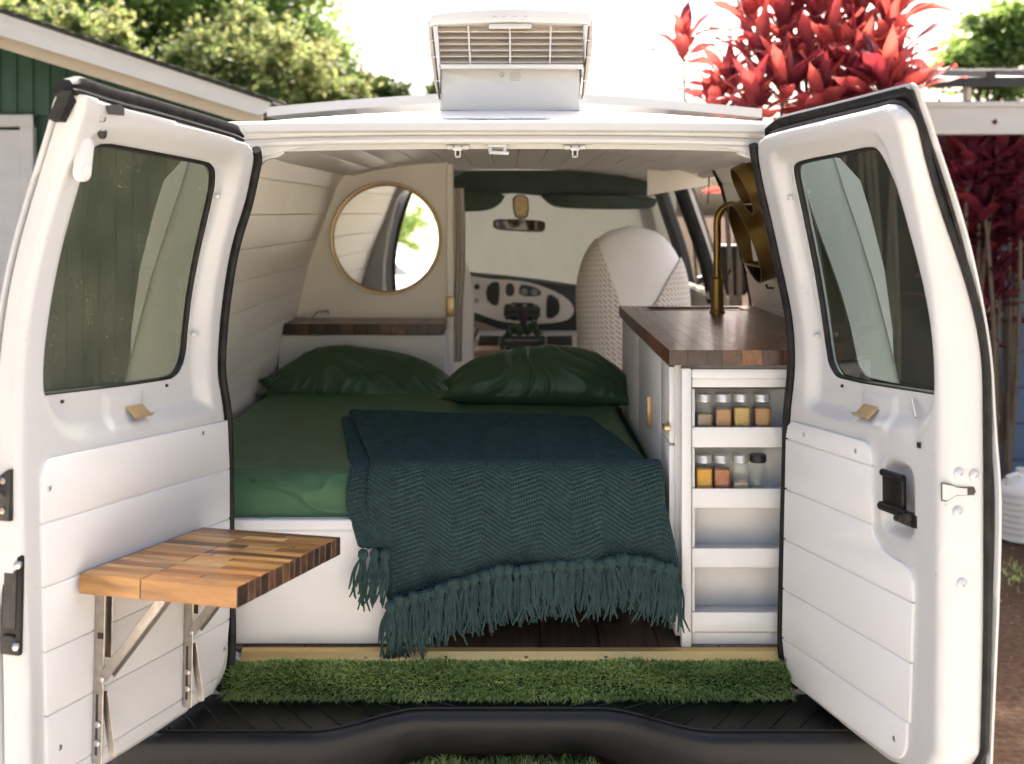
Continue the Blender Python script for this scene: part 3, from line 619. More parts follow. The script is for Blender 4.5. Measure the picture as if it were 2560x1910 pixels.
sheet(RD, resample(offset_poly(Rskin, -.007), 240), Rwin, lambda U, V, d: wallw(V) + .0015 + .003 * np.cos(d * 420) * (d < .03), .008, lambda v: float(wallw(v)) - .002, None).obj('edge_seal', M_rubber, rd, ang=50)

glasspane(RD, Rwin, -.040, rd, M_glass_r); gasket(RD, Rwin, -.036, rd)
hingeR = [(1883, 361), (1891, 419), (1907, 492), (1933, 606), (1954, 700), (1972, 783), (1980, 877), (1979, 940), (1970, 1012), (1967, 1060), (1966, 1136), (1962, 1272), (1957, 1460), (1954, 1596), (1956, 1650), (1968, 1689), (1989, 1721)]
sealtube(RD, hingeR, -.006, .011, rd, off=(-.012, 0))
def sealuv(D, uvs, w, r, door, name):
    pts = resample(smoothpoly(uvs, 2, False), 80, False); mb = MB(); mb.tube([D.pt(u, v, w) for u, v in pts], r, 8); return mb.obj(name, M_rubber, door)
b_ = [RD.uv(*p) for p in Rout_px]
loop = [b_[i] for i in range(1, 19)]
lp = resample(offset_poly(Rout, .004), 260)
i0 = int(np.argmin(((lp - b_[1]) ** 2).sum(1))); seq = []
step = 1 if lp[(i0 + 5) % 260][0] > lp[i0][0] else -1
for k in range(260):
    q = lp[(i0 + step * k) % 260]; seq.append(q)
    if q[1] < -1.10 and q[0] > .5: break
for wv, rr, nm in ((-.095, .008, 'edge_bead'),):
    mb = MB(); mb.tube([RD.pt(u, v, float(wallw(v)) + .006) for u, v in seq[::2]], rr, 8); mb.obj(nm, M_rubber, rd)
plb = MB(); plb.slab([RD.pt(u, v, -.003) for u, v in ((.028, -.492), (.008, -.505), (-.014, -.80), (-.025, -1.0), (-.014, -1.05), (.022, -1.09), (.41, -1.09), (.462, -1.05), (.490, -.78), (.46, -.71), (.40, -.70), (.356, -.66), (.354, -.52), (.33, -.492))], RD.N * .0065, 0); plb.obj('panel_backing', M_panel, rd)
vr = [-.487, -.534, -.652, -.771, -.889, -1.006, -1.097]
uh = [.026, -.002, -.009, -.016, -.023, -.029, .018]
for i in range(6):
    vt, vb = vr[i] - g, vr[i + 1] + g
    if i == 0: pl = [(uh[0], vt - .001), (uh[0] - .018, vt - .014), (uh[1], vb), (.359, vb)] + arc((.359 - .03, vt - .03), .03, 0, 90)
    elif i == 1: pl = [(uh[1], vt), (uh[2], vb), (.357, vb), (.359, vt)]
    elif i == 2:
        pl = [(uh[2], vt), (uh[3], vb), (.496, vb)] + arc((.496 - .035, -.705 - .035), .035, 0, 90, 6) + [(.43, -.703), (.395, -.695), (.37, -.682), (.360, -.664), (.357, vt)]
    elif i == 5: pl = [(-.028, vt), (-.02, -1.045), (0, -1.08), (.022, vb)] + arc((.470 - .055, vb + .055), .055, -90, 0, 7) + [(.472, vt)]
    else: pl = [(uh[i], vt), (uh[i + 1], vb), ((.496, .488, .480, .473)[i - 2], vb), ((.496, .496, .488, .480)[i - 2], vt)]
    plank(RD, pl, rd)
for p in ((2016, 1086), (2146, 1127), (1971, 1648), (2243, 1846)): screw(RD, *p, rd)
for p in ((1990, 393), (2082, 371), (2104, 965)): pinhole(RD, *p, rd)
for p in ((1980, 494), (2045, 840)): clip(RD, *p, rd)
goldplate(RD, 2178, 1027, rd, -1)
u, v = RD.uv(2297, 1113); M = RD.frame(u, v, .0); mb = MB(); mb.box(M.translation, (.011, .011, .002), 0, M.to_3x3()); mb.obj('square_hole', M_black, rd)
a = RD.pt(*RD.uv(2282, 998, -.02), -.018); b = RD.pt(*RD.uv(2292, 1044, -.008), -.006); mb = MB(); mb.tube([a, b], .003, 8); mb.obj('lock_rod', M_screw, rd)
# black pull handle in its pocket
u, v = RD.uv(2240, 1230, 0); M = RD.frame(u, v, .004); R3 = M.to_3x3(); mb = MB()
mb.rbox(M.translation, (.070, .062, .012), .004, 2, 0, R3); mb.tube([M @ Vector((-.036, .033, .003)), M @ Vector((.036, .033, .003))], .0075, 10); mb.tube([M @ Vector((-.040, -.034, .005)), M @ Vector((.050, -.034, .005))], .009, 10)
mb.rbox(M @ Vector((.020, -.052, -.006)), (.055, .012, .012), .004, 2, 1, R3); mb.lathe([(.012, -.006), (.012, .008), (.006, .010)], M @ Vector((.045, -.04, .004)), 12, 1, R3); mb.rbox(M @ Vector((.055, -.045, -.010)), (.03, .03, .01), .003, 1, 1, R3)
mb.obj('pull_handle', [M_blackp, M_black], rd)
# bolts and latch slot on the closing edge (facing back)
def edgept(px, py):
    """where the pixel's ray meets the closing-edge wall of the right door"""
    r = np.array([(px - 1280) / FPX, 1, (HOR - py) / FPX]); um = .575
    for _ in range(8):
        b = RD.Hm + um * RD.Um - np.array([0, 0, CZ]); t, v, w = np.linalg.solve(np.stack([r, -RD.Am, -RD.Nm], 1), b)
        q = Rout[np.abs(Rout[:, 1] - v) < .03]; um = q[:, 0].max() + .001
    return um, v, w - float(RD.lean(v))
for p in ((2398, 1184), (2436, 1188), (2395, 1280), (2405, 1460)):
    uu, v, w = edgept(*p); M = RD.frame(uu, v, w) @ Matrix.Rotation(R(90), 4, 'Y'); mb = MB(); mb.lathe([(.011, -.003), (.011, .001), (.008, .004), (.004, .005), (.0035, .003)], M.translation, 14, 0, M.to_3x3()); mb.obj('edge_bolt', M_paint, rd)
uu, v, w = edgept(2390, 1228); c = RD.pt(uu, v, w); mb = MB(); mb.slab([c + RD.N * a + RD.A * b for a, b in ((.032, .018), (.032, -.016), (.022, -.018), (.0, -.008), (-.038, -.009), (-.042, -.002), (-.038, .006), (-.002, .008), (.01, .013))], RD.U * .0015, 0); mb.slab([c + RD.U * .0017 + RD.N * a + RD.A * b for a, b in ((.0305, .0155), (.0305, -.0135), (.021, -.0155), (.0, -.0065), (-.022, -.0075), (-.022, .0045), (-.002, .0065), (.01, .0112))], RD.U * .0012, 1); mb.obj('latch_slot', [M_black, M_paint], rd)

# ------------------------------------------------------------------ sill, floor, bumper
mb = MB(); mb.add([(-.93, 2.735, .684), (.93, 2.735, .684), (.93, 5.3, .684), (-.93, 5.3, .684)], [(0, 1, 2, 3)])
fl = mb.obj('floor_base', M_dash, van, smooth=False)
for i in range(13):
    x0 = -.93 + i * .143
    for y0, y1 in ((2.736, 3.4 + (i % 3) * .2), (3.402 + (i % 3) * .2, 4.6)):
        mb = MB(); mb.rbox((x0 + .0705, (y0 + y1) / 2, .688), (.141, y1 - y0 - .002, .008), .001, 1); mb.obj('floor_board', M_floor, fl)
mb = MB(); y0, y1 = 2.700, 2.742
prof = [(y0, .670), (y0 - .002, .676), (y0 + .003, .6805), (y0 + .007, .6785), (y0 + .010, .6815), (y0 + .014, .6795), (y0 + .017, .683), (y0 + .022, .6905), (y1 - .004, .694), (y1, .6925), (y1, .670)]
xa, xb = PX(603, 2.72), .645; mb.prism([(xa, y, z) for y, z in prof], [(xb, y, z) for y, z in prof]); th = mb.obj('threshold_strip', M_alu, van, ang=20)
for px in (915, 1115, 1316, 1515):
    mb = MB(); mb.lathe([(.0042, -.002), (.0042, .0012), (.002, .0016)], (PX(px, 2.71), 2.711, .6815), 10, 0); mb.obj('screw', M_screw, th)
# bumper: stepped top with notch, moulded face
def bf(x):   # y of the front rim of the deck
    t = sstep(.20, .44, np.abs(np.asarray(x, float))); return float(2.578 - .112 * t)
NX = 121; xs = [lerp(-.99, .99, i / (NX - 1)) for i in range(NX)]; rows = []
for x in xs:
    b = bf(x); e = .10 * max(0, abs(x) - .86) / .13
    zt = .612 - .0
    dp = .112 + .10 * float(sstep(.16, .40, abs(x))); q = lambda t: zt - .022 - (dp - .022) * t
    rows.append([(x, 2.665, zt), (x, b + .03 + e, zt - .0005), (x, b + .006 + e, zt - .002), (x, b - .004 + e, zt - .008), (x, b - .010 + e, zt - .022), (x, b - .011 + e, q(.2)), (x, b - .004 + e, q(.5)), (x, b + .010 + e, q(.85)), (x, b + .03 + e, q(1)), (x, 2.665, q(1.05))])
mb = MB(); n = len(rows[0]); mb.add([p for r in rows for p in r], [(i * n + k, i * n + k + 1, (i + 1) * n + k + 1, (i + 1) * n + k) for i in range(NX - 1) for k in range(n - 1)] + [tuple(range(n)), tuple((NX - 1) * n + k for k in range(n))[::-1]])
bumper = mb.obj('bumper', M_blackp, van, ang=40)
mb = MB(); mb.tube([(x, bf(x) + .012 + .10 * max(0, abs(x) - .86) / .13, .6125) for x in xs], .0035, 6); mb.obj('rim_bead', M_blackp, bumper)
for s in (-1, 1):
    for k in range(11):
        x0 = s * (.24 + k * .062); x1 = x0 + s * -.11
        y1 = bf(x1) + .022; y0 = 2.655
        if abs(x0) > .93: continue
        t1 = .86; pts = [Vector((lerp(x1, x0, t), lerp(y1, y0, t), .6125)) for t in (0, .5, 1)]
        if y0 - y1 < .03: continue
        mb = MB(); mb.tube(pts, .0032, 6); mb.obj('tread_rib', M_blackp, bumper)
# body sill behind the bumper (under the turf)
mb = MB(); mb.box((0, 2.70, .632), (1.86, .07, .074)); mb.obj('rear_sill', M_paint, van, smooth=False)
for s in (-1, 1):
    mb = MB()
    for k in range(3): mb.tube([(s * (.70 + .012 * k), 2.66, .665 - .01 * k), (s * (.735 + .012 * k), 2.655, .63 - .006 * k)], .0025, 6)
    mb.obj('sill_lead', M_black, van)
# ------------------------------------------------------------------ lining: wall planks, ceiling planks
def lx(z, Y): return wallx(z) * (1 - .075 * clamp((3.5 - Y) / .75) ** 2 * clamp((z - 1.1) / .6))
def liner(sx, Y0, Y1, zs, parent_name, cut=0.):
    mb = MB()
    yz = lambda z, u: lerp(Y0, Y1 - cut * clamp((z - 1.41) / .45), u)
    mb.grid(lambda u, v: (sx * (lx(lerp(zs[-1], zs[0], v), lerp(Y0, Y1, u)) + .005), yz(lerp(zs[-1], zs[0], v), u), lerp(zs[-1], zs[0], v)), 10, 60)
    base = mb.obj(parent_name, M_wall, van)
    for zt, zb in zip(zs[:-1], zs[1:]):
        mb = MB(); ny = 12
        def row(u):
            Y = lerp(Y0, Y1, u); X = lambda z, o: sx * (lx(z, Y) + o); g = .0007 + .0005 * mn.noise(Vector((Y * 3, zt * 9, 0))); e = .002
            q = [(zt - g, .006), (zt - g - .0005, .002), (zt - g - e, 0), ((zt + zb) / 2, -.001), (zb + g + e, 0), (zb + g + .0005, .002), (zb + g, .006)]
            return [(X(z, o), yz(z, u), z) for z, o in q]
        vs = [p for j in range(ny) for p in row(j / (ny - 1))]; k = 7
        mb.add(vs, [(j * k + i, j * k + i + 1, (j + 1) * k + i + 1, (j + 1) * k + i) for j in range(ny - 1) for i in range(k - 1)]); mb.obj('plank', M_wall, base, ang=30)
    return base
wz = [1.925, 1.838, 1.734, 1.632, 1.53, 1.43, 1.33, 1.23, 1.13, 1.03, .93, .83, .73]
tag(liner(-1, 2.80, 4.64, wz, 'wall_lining'), 'shiplap lining of the wall behind the bed')
tag(liner(1, 2.80, 4.06, wz[:7], 'wall_lining', .21), 'shiplap lining of the wall above the kitchen counter')
for sx, y0 in ((-1, 4.66), (1, 4.92)):
    mb = MB(); mb.grid(lambda u, v: (sx * (wallx(lerp(.7, 1.36, v)) + .014), lerp(y0, 5.75, u), lerp(.7, 1.36, v)), 6, 6); mb.obj('cab_side_trim', M_dashw, van)
mb = MB(); mb.grid(lambda u, v: (-(wallx(lerp(1.36, 1.9, v)) + .014), lerp(4.66, 5.0, u), lerp(1.36, 1.9, v)), 4, 6)
mb.obj('cab_side_trim', M_dashw, van)
def cz(X): return 1.946 - .062 * abs(X / .664) ** 3
mb = MB(); mb.grid(lambda u, v: (lerp(-.70, .70, u), lerp(2.77, 5.85, v), cz(lerp(-.70, .70, u)) + .012), 20, 6); cl = mb.obj('ceiling_lining', M_ceil, van)
cw = .0955; xc0 = PX(1292, 5.0)
for i in range(-7, 7):
    xa, xb = xc0 + i * cw + .001, xc0 + (i + 1) * cw - .001
    if xa < -.672 or xb > .672: xa, xb = max(xa, -.672), min(xb, .672)
    for y0, y1 in ((2.775, 4.86), (4.864, 5.42)):
        mb = MB(); k = 5; rows = []
        for j in range(2):
            Y = (y0, y1)[j]; rows += [(xa, Y, cz(xa) + .01), (xa + .0005, Y, cz(xa) + .002), (xa + .003, Y, cz(xa)), (xb - .003, Y, cz(xb)), (xb - .0005, Y, cz(xb) + .002), (xb, Y, cz(xb) + .01)]
        mb.add(rows, [(q, q + 1, 6 + q + 1, 6 + q) for q in range(5)] + [(0, 1, 2, 3, 4, 5)]); mb.obj('ceiling_board', M_ceil, cl, ang=30)
# ------------------------------------------------------------------ cab parts of the van
def c5(x, y): return (1080 + x / 3.163, 380 + y / 3.163)
def slabpx(name, pts, Y, depth, mats, parent, tf=c5, bev=.004, it=0, tilt=0., y0=None, ang=40):
    q = [tf(*p) for p in pts]; q = smoothpoly(q, it) if it else q
    ym = y0 if y0 is not None else sum(p[1] for p in q) / len(q)
    mb = MB(); pp = []
    for x, y in q: pp.append(P(x, y, Y + tilt * (ym - y)))
    mb.slab(pp, (0, -depth, 0), 0, bev); return mb.obj(name, mats, parent, ang=ang)
# windscreen shade cloth
mb = MB(); mb.grid(lambda u, v: P(lerp(1120, 1690, u), lerp(735, 425, v), lerp(6.10, 5.70, v) + .02 * math.sin(u * 9) + .05 * (1 - 4 * (u - .5) ** 2)), 24, 10); mb.obj('windscreen_shade', M_shade, van)
slabpx('headliner', [(150, 165), (600, 150), (1100, 158), (1760, 215), (1880, 340), (1700, 345), (900, 350), (560, 320), (150, 400)], 5.60, .10, M_dkgreen, van, it=1)
slabpx('sun_visor', [(140, 300), (585, 325), (560, 390), (500, 440), (420, 468), (200, 476), (140, 470)], 5.46, .025, M_dkgreen, van, it=2, bev=.008)
slabpx('sun_visor', [(840, 335), (1780, 345), (1770, 420), (1720, 452), (1400, 456), (1000, 445), (920, 410), (870, 360)], 5.46, .025, M_dkgreen, van, it=2, bev=.008)
rv = slabpx('rear_view_mirror', [(490, 535), (560, 528), (760, 535), (885, 545), (898, 570), (890, 625), (840, 635), (600, 622), (495, 610), (480, 570)], 5.42, .03, M_dash, van, it=1, bev=.004)
mb = MB(); mb.slab([P(*c5(x, y), 5.378 + (x - 700) * .00009) for x, y in ((505, 545), (700, 540), (870, 555), (884, 580), (874, 618), (700, 614), (515, 602), (500, 570))], (0, -.002, 0)); mb.obj('mirror_glass', mat('tinted_mirror', (.60, .60, .58), .03, metal=1.), rv)
slabpx('mirror_stalk', [(640, 340), (760, 340), (768, 460), (750, 530), (660, 530), (636, 440)], 5.50, .02, M_dash, rv, it=1)
M_amber = mat('painted_outdoor_view', (.62, .40, .15), .4, var=.6, vscale=60, col2=(.85, .70, .42), stretch=(2, 1, 1))
slabpx('outdoor_view_patch', [(650, 348), (750, 348), (756, 455), (740, 518), (672, 518), (648, 440)], 5.475, .004, M_amber, rv, it=1, bev=.001)  # amber colours paint the sunlit outdoors showing through a gap in the shade
# dashboard
dash = slabpx('dashboard', [(150, 930), (330, 950), (600, 975), (850, 1005), (1150, 1050), (1400, 1080), (1700, 1100), (1700, 1420), (1110, 1400), (800, 1410), (560, 1395), (400, 1330), (260, 1290), (150, 1290)], 5.72, .13, M_dash, van, it=1, bev=.03)
slabpx('trim_bezel', [(150, 955), (330, 985), (480, 1005), (650, 1010), (800, 1035), (950, 1090), (1060, 1150), (1115, 1210), (1122, 1265), (1085, 1320), (1000, 1345), (850, 1356), (700, 1356), (560, 1340), (450, 1310), (340, 1265), (260, 1245), (150, 1230)], 5.60, .025, M_dashw, dash, it=1, bev=.006)
vent = lambda pts, nm: slabpx(nm, pts, 5.578, .008, M_dash, dash, it=1, bev=.003)
for pts in ([(510, 1022), (538, 1040), (530, 1200), (500, 1220), (450, 1190), (422, 1120), (440, 1060), (470, 1030)], [(935, 1120), (985, 1150), (1015, 1210), (1005, 1270), (960, 1315), (915, 1318), (902, 1300), (905, 1140)]):
    o = vent(pts, 'air_vent')
    xs_ = [p[0] for p in pts]; ys_ = [p[1] for p in pts]
    for k in range(1, 7):
        x = lerp(min(xs_), max(xs_), k / 7); a, b = P(*c5(x, lerp(min(ys_), max(ys_), .16)), 5.568), P(*c5(x, lerp(min(ys_), max(ys_), .84)), 5.568); mb = MB(); mb.box((a + b) / 2, (.003, .008, abs(a.z - b.z))); mb.obj('vent_vane', M_black, dash)
vent([(585, 1035), (650, 1040), (652, 1140), (580, 1140)], 'display'); vent([(690, 1048), (760, 1050), (855, 1085), (868, 1140), (685, 1142)], 'gauge_panel')
M_gauge = mat('gauge_print', (.22, .24, .24), .5)
for gx, gy in ((730, 1105), (810, 1108)):
    mb = MB(); c = P(*c5(gx, gy), 5.567); mb.lathe([(.014, 0), (.017, 0), (.017, .002), (.014, .002)], c, 20, 0, Matrix.Rotation(R(90), 4, 'X')); mb.obj('gauge_ring', M_gauge, dash)
rdo = vent([(570, 1188), (858, 1192), (856, 1338), (564, 1332)], 'radio')
for r_ in range(3):
    for k in range(6):
        c = P(*c5(595 + k * 46, 1212 + r_ * 52), 5.566); mb = MB(); mb.rbox(c, (.020, .005, .012), .002, 1); mb.obj('radio_button', M_gauge if r_ == 0 and k % 2 else M_blackp, dash)
for gx, gy, m in ((355, 1065, M_dash), (350, 1170, M_steel)):
    mb = MB(); c = P(*c5(gx, gy), 5.57); mb.lathe([(.014, 0), (.014, .012), (.010, .02), (.004, .021)], c, 16, 0, Matrix.Rotation(R(90), 4, 'X')); mb.obj('control_knob', m, dash)
mb = MB(); mb.tube([P(*c5(205, 1005), 5.45), P(*c5(290, 980), 5.45)], .022, 10); mb.obj('column_stalk', M_dash, dash)
# engine cover with dark trays
eng = slabpx('engine_cover', [(280, 1380), (345, 1385), (360, 1410), (1110, 1410), (1250, 1420), (1250, 1640), (270, 1640)], 5.60, .35, M_dashw, van, bev=.02)
for pts in ([(375, 1450), (530, 1450), (520, 1532), (362, 1532)], [(905, 1452), (1108, 1450), (1108, 1528), (915, 1532)], [(540, 1452), (890, 1452), (890, 1530), (540, 1530)]): slabpx('cup_tray', pts, 5.25, .02, M_dash, eng, bev=.006)
mb = MB(); mb.tube([P(*c5(360, 1400), 5.24), P(*c5(325, 1490), 5.22), P(*c5(290, 1600), 5.2)], .007, 6); mb.obj('cover_seam', M_dash, eng)
# right-hand posts and window trims
def post(Y, dz0, dz1, r, m, name, off=0., lean=0.):
    mb = MB(); pts = []
    for k in range(14):
        z = lerp(dz0, dz1, k / 13); pts.append((wallx(min(z, 1.92)) + off, Y - lean * (z - dz0), z))
    mb.tube(pts, r, 8); return mb.obj(name, m, van)
post(4.96, 1.30, 1.90, .03, M_dashw, 'door_post', .03, .12); post(4.90, 1.34, 1.88, .022, M_rubber, 'window_rubber', .012, .12); post(5.06, 1.34, 1.88, .020, M_rubber, 'window_rubber', .018, .12)
post(5.72, 1.30, 1.88, .035, M_dash, 'screen_post', .02, .25); post(4.07, 1.41, 1.90, .010, M_rubber, 'opening_rubber', .004, .42)
for z, m, r in ((1.375, M_dashw, .022), (1.885, M_dashw, .02)):
    mb = MB(); mb.tube([(wallx(z) + .02, 4.92 if z < 1.5 else 3.9, z), (wallx(z) + .02, 5.2, z), (wallx(z) + .01, 5.72, z)], r, 8); mb.obj('window_rail', m, van)
def sidepane(sx, y0, y1, name='side_window'):
    mb = MB(); mb.grid(lambda u, v: (sx * (float(np.interp(lerp(1.36, 1.89, v), [z for x, z in OUT[::-1]], [x for x, z in OUT[::-1]])) - .004), lerp(y0, y1, u), lerp(1.36, 1.89, v)), 3, 8); mb.obj(name, M_clear, van)
sidepane(1, 5.02, 5.7); sidepane(-1, 5.02, 5.7)
# header board on the right, under the ceiling
mb = MB(); q = [(1618, 424), (1660, 428), (1700, 424), (1740, 412), (1772, 404), (1776, 462), (1617, 489)]; mb.slab([P(x, y, 4.22) for x, y in q], (0, -.018, 0), 0, .002); mb.obj('header_board', M_wall, van)
mb = MB(); mb.tube([P(1771, 408, 4.2), P(1773, 455, 4.2), P(1769, 510, 4.2)], .0022, 6); mb.obj('hanging_wire', M_black, van)
# door mirror outside the right window
mb = MB(); mb.rbox((1.10, 5.75, 1.45), (.18, .08, .26), .03, 3); mb.tube([(.93, 5.70, 1.40), (1.02, 5.72, 1.42)], .02, 8); mb.obj('wing_mirror', M_blackp, van)

# ------------------------------------------------------------------ partition, mirror, curtain
mb = MB(); q = [(-wallx(z) - .008, 4.62, z) for z in (.70, .9, 1.1, 1.31, 1.43, 1.53, 1.632, 1.734, 1.838, 1.928)] + [(-.5, 4.62, cz(.5) + .008), (-.262, 4.62, cz(.27) + .008), (-.262, 4.62, .70)]
mb.slab(q, (0, .03, 0)); part = tag(mb.obj('partition_wall', M_wall, van, smooth=False), 'cream partition panel behind the head of the bed')
mb = MB(); mb.rbox((-.252, 4.63, 1.325), (.026, .06, 1.22), .003, 1); mb.obj('edge_post', M_wall, part)
mb = MB(); mb.rbox(P(1126, 767, 4.58), (.034, .012, .082), .004, 2); mb.obj('brass_catch', M_gold, part)
mir = empty('round_mirror', P(966, 596, 4.60), 'round wall mirror with thin brass rim on the cream partition', 'mirror')
c = P(966, 596, 4.612); Mx = Matrix.Rotation(R(90), 4, 'X'); mb = MB(); mb.lathe([(.212, .0), (.226, .0), (.227, .012), (.224, .018), (.216, .018), (.212, .012)], c, 96, 0, Mx, cap=False); mb.obj('mirror_rim', M_gold, mir, ang=60)
mb = MB(); mb.lathe([(.214, .002), (.214, .008)], c, 96, 0, Mx @ Matrix.Rotation(0, 4, 'X')); mb.obj('mirror_pane', M_mirror, mir)
def curtain(name, px0, px1, py0, py1, Y, amp, n, lab):
    mb = MB(); mb.grid(lambda u, v: P(lerp(px0, px1, u) + (4 * math.sin(v * 5)), lerp(py0, py1, v), Y) + Vector((0, amp * math.sin(u * n + v * 2), 0)), 40, 24)
    return tag(mb.obj(name, M_curtain), lab, 'curtain')
curtain('lace_curtain', 1128, 1160, 470, 905, 4.72, .02, 22, 'narrow lace curtain gathered beside the partition post')
# driver's seat edge beyond the curtain
def seatback(name, cx, Y, zb, zt, wmax, lab, cat='seat'):
    root = empty(name, (cx, Y, .68), lab, cat); mb = MB()
    def fn(u, v):
        a = 2 * math.pi * u; t = v; 
        wdt = wmax * (1 - max(0, (t - .45) / .55) ** 2.6) ** .5 * (.93 + .07 * t) if t < 1 else 0.0
        wdt = max(wdt, .0); th = .105 * (1 - t ** 5) ** .5 if t < 1 else 0
        ca, sa = math.cos(a), math.sin(a); e = .62
        return (cx + wdt * math.copysign(abs(ca) ** e, ca), Y + .10 * t + th * math.copysign(abs(sa) ** e, sa), lerp(zb, zt, t) - .0)
    mb.grid(fn, 40, 26, closed_u=True); mb.obj('backrest', M_seat, root, ang=80)
    mb = MB(); mb.rbox((cx, Y + .28, zb - .02), (wmax * 2, .5, .16), .06, 3); mb.obj('seat_cushion', M_seat, root, ang=80)
    mb = MB(); mb.rbox((cx, Y + .25, (.69 + zb - .1) / 2), (wmax * 1.5, .4, zb - .1 - .69), .01, 1); mb.obj('seat_base', M_dash, root); return root, fn
seatR, sfn = seatback('passenger_seat', PX(1585, 4.7), 4.70, 1.02, 1.688, .235, 'car seat under a plain white cover, beyond the counter end')
seatback('driver_seat', PX(1096, 4.95), 4.95, 1.02, 1.60, .16, 'pale covered seat half hidden behind the lace curtain')
M_crochet = mat('crochet', (.72, .65, .55), .85, sheen=.2, var=.25, vscale=14, col2=(.60, .53, .44))
nt = M_crochet.node_tree; N = nt.nodes; b = N['Principled BSDF']; uvn = N.new('ShaderNodeUVMap'); mpp = N.new('ShaderNodeMapping'); mpp.inputs['Rotation'].default_value = (0, 0, .75)
br = N.new('ShaderNodeTexBrick'); br.inputs['Scale'].default_value = 17; br.inputs['Color1'].default_value = (0, 0, 0, 1); br.inputs['Color2'].default_value = (.25, .25, .25, 1); br.inputs['Mortar'].default_value = (1, 1, 1, 1); br.inputs['Mortar Size'].default_value = .09; br.inputs['Mortar Smooth'].default_value = .6
bp = N.new('ShaderNodeBump'); bp.inputs['Strength'].default_value = .8; bp.inputs['Distance'].default_value = .004; vn = N.new('ShaderNodeMix'); vn.data_type = 'RGBA'; vn.inputs[6].default_value = (.50, .43, .34, 1); vn.inputs[7].default_value = (.80, .74, .66, 1)
nt.links.new(uvn.outputs[0], mpp.inputs[0]); nt.links.new(mpp.outputs[0], br.inputs[0]); nt.links.new(br.outputs[0], bp.inputs['Height']); nt.links.new(bp.outputs[0], b.inputs['Normal']); nt.links.new(br.outputs[1], vn.inputs[0]); nt.links.new(vn.outputs[2], b.inputs['Base Color'])
def setuv(me, uvs):
    l = me.uv_layers.new(name='UVMap'); idx = np.zeros(len(me.loops), int); me.loops.foreach_get('vertex_index', idx); l.data.foreach_set('uv', np.array(uvs, float)[idx].ravel())
def crochet_piece(name, inside, lab, off):
    mb = MB(); uvs = []; n, m = 240, 200; ids = {}; pts = {}
    for j in range(m):
        for i in range(n):
            u = .5 + i / (n - 1) * .5; v = j / (m - 1) * .93   # the half facing back
            pts[i, j] = (u, v)
    fs = []
    def vid(i, j):
        if (i, j) not in ids:
            u, v = pts[i, j]; p = Vector(sfn(u, v)); c = Vector((PX(1585, 4.7), 4.8, p.z)); d = (p - c); d.z = 0; p = p + d.normalized() * (off + .002 * mn.noise(Vector((u * 14, v * 6, 2)))); ids[i, j] = len(mb.v); mb.v.append(tuple(p)); uvs.append((u * 1.4, v * .66))
        return ids[i, j]
    for j in range(m - 1):
        for i in range(n - 1):
            p = Vector(sfn(*pts[i, j])); x = 1280 + p.x * FPX / p.y; y = HOR - (p.z - CZ) * FPX / p.y
            if inside(x, y): mb.f.append((vid(i, j), vid(i + 1, j), vid(i + 1, j + 1), vid(i, j + 1))); mb.m.append(0)
    me = mb.mesh(name, True, 80); setuv(me, uvs); o = link(name, me, M_crochet); sm = o.modifiers.new('s', 'SOLIDIFY'); sm.thickness = .006
    return tag(o, lab, 'throw')
# drape limits follow the shawl's edges on the seat back
crochet_piece('crochet_throw', lambda x, y: x < 1492 + (y - 580) * .335 or (x > 1625 + (775 - y) * .55 and y > 600 and x > 1625), 'beige crochet throw wrapped around the covered seat', .012)

# ------------------------------------------------------------------ bed: platform, mattress, pillows, blanket
plat = empty('bed_platform', (-.3, 3.5, .692), 'white boxed bed platform under the green mattress', 'bed base')
mb = MB(); mb.rbox((-.556, 3.55, .831), (.716, 1.58, .276), .003, 1); mb.obj('storage_box', M_cab, plat)
mb = MB(); mb.rbox((-.19, 3.55, .833), (.016, 1.54, .256), .002, 1); mb.obj('side_board', M_cab, plat)
mb = MB(); mb.rbox((-.27, 3.55, .982), (1.29, 1.58, .026), .003, 1); mb.obj('deck_board', M_cab, plat)
mb = MB(); mb.rbox((.33, 3.7, .83), (.03, 1.2, .27), .003, 1); mb.obj('leg', M_cab, plat)
def wr(x, y, s, seed=0): return mn.noise(Vector((x * s + seed, y * s * .8, seed * 1.7)))
BT = 1.098
def fold(x, y):
    h = .007 * wr(x, y, 3) + .0025 * wr(x, y, 9, 3)
    a = (x + .62) * .78 + (y - 2.82) * .62; h += .0035 * max(0, 1 - abs(wr(x * .6 + y * 1.4, x - y, 6, 8)) * 5) * clamp((3.2 - y) / .4)
    r = 1 - abs(wr(x * 2.2 + y * 1.2, y * .5 - x * .9, 3.2, 5)) * 7; h += .004 * max(0, r) * clamp((.2 + 3.1 - y) / .3)
    c = mn.noise(Vector((x * 9 - y * 3, y * 24 + x * 6, 3))); h += .0004 * max(0, 1 - abs(c) * 6) * clamp(1.2 - abs(y - 3.1)); h += .0003 * mn.noise(Vector((x * 45, y * 60, 1)))
    return h
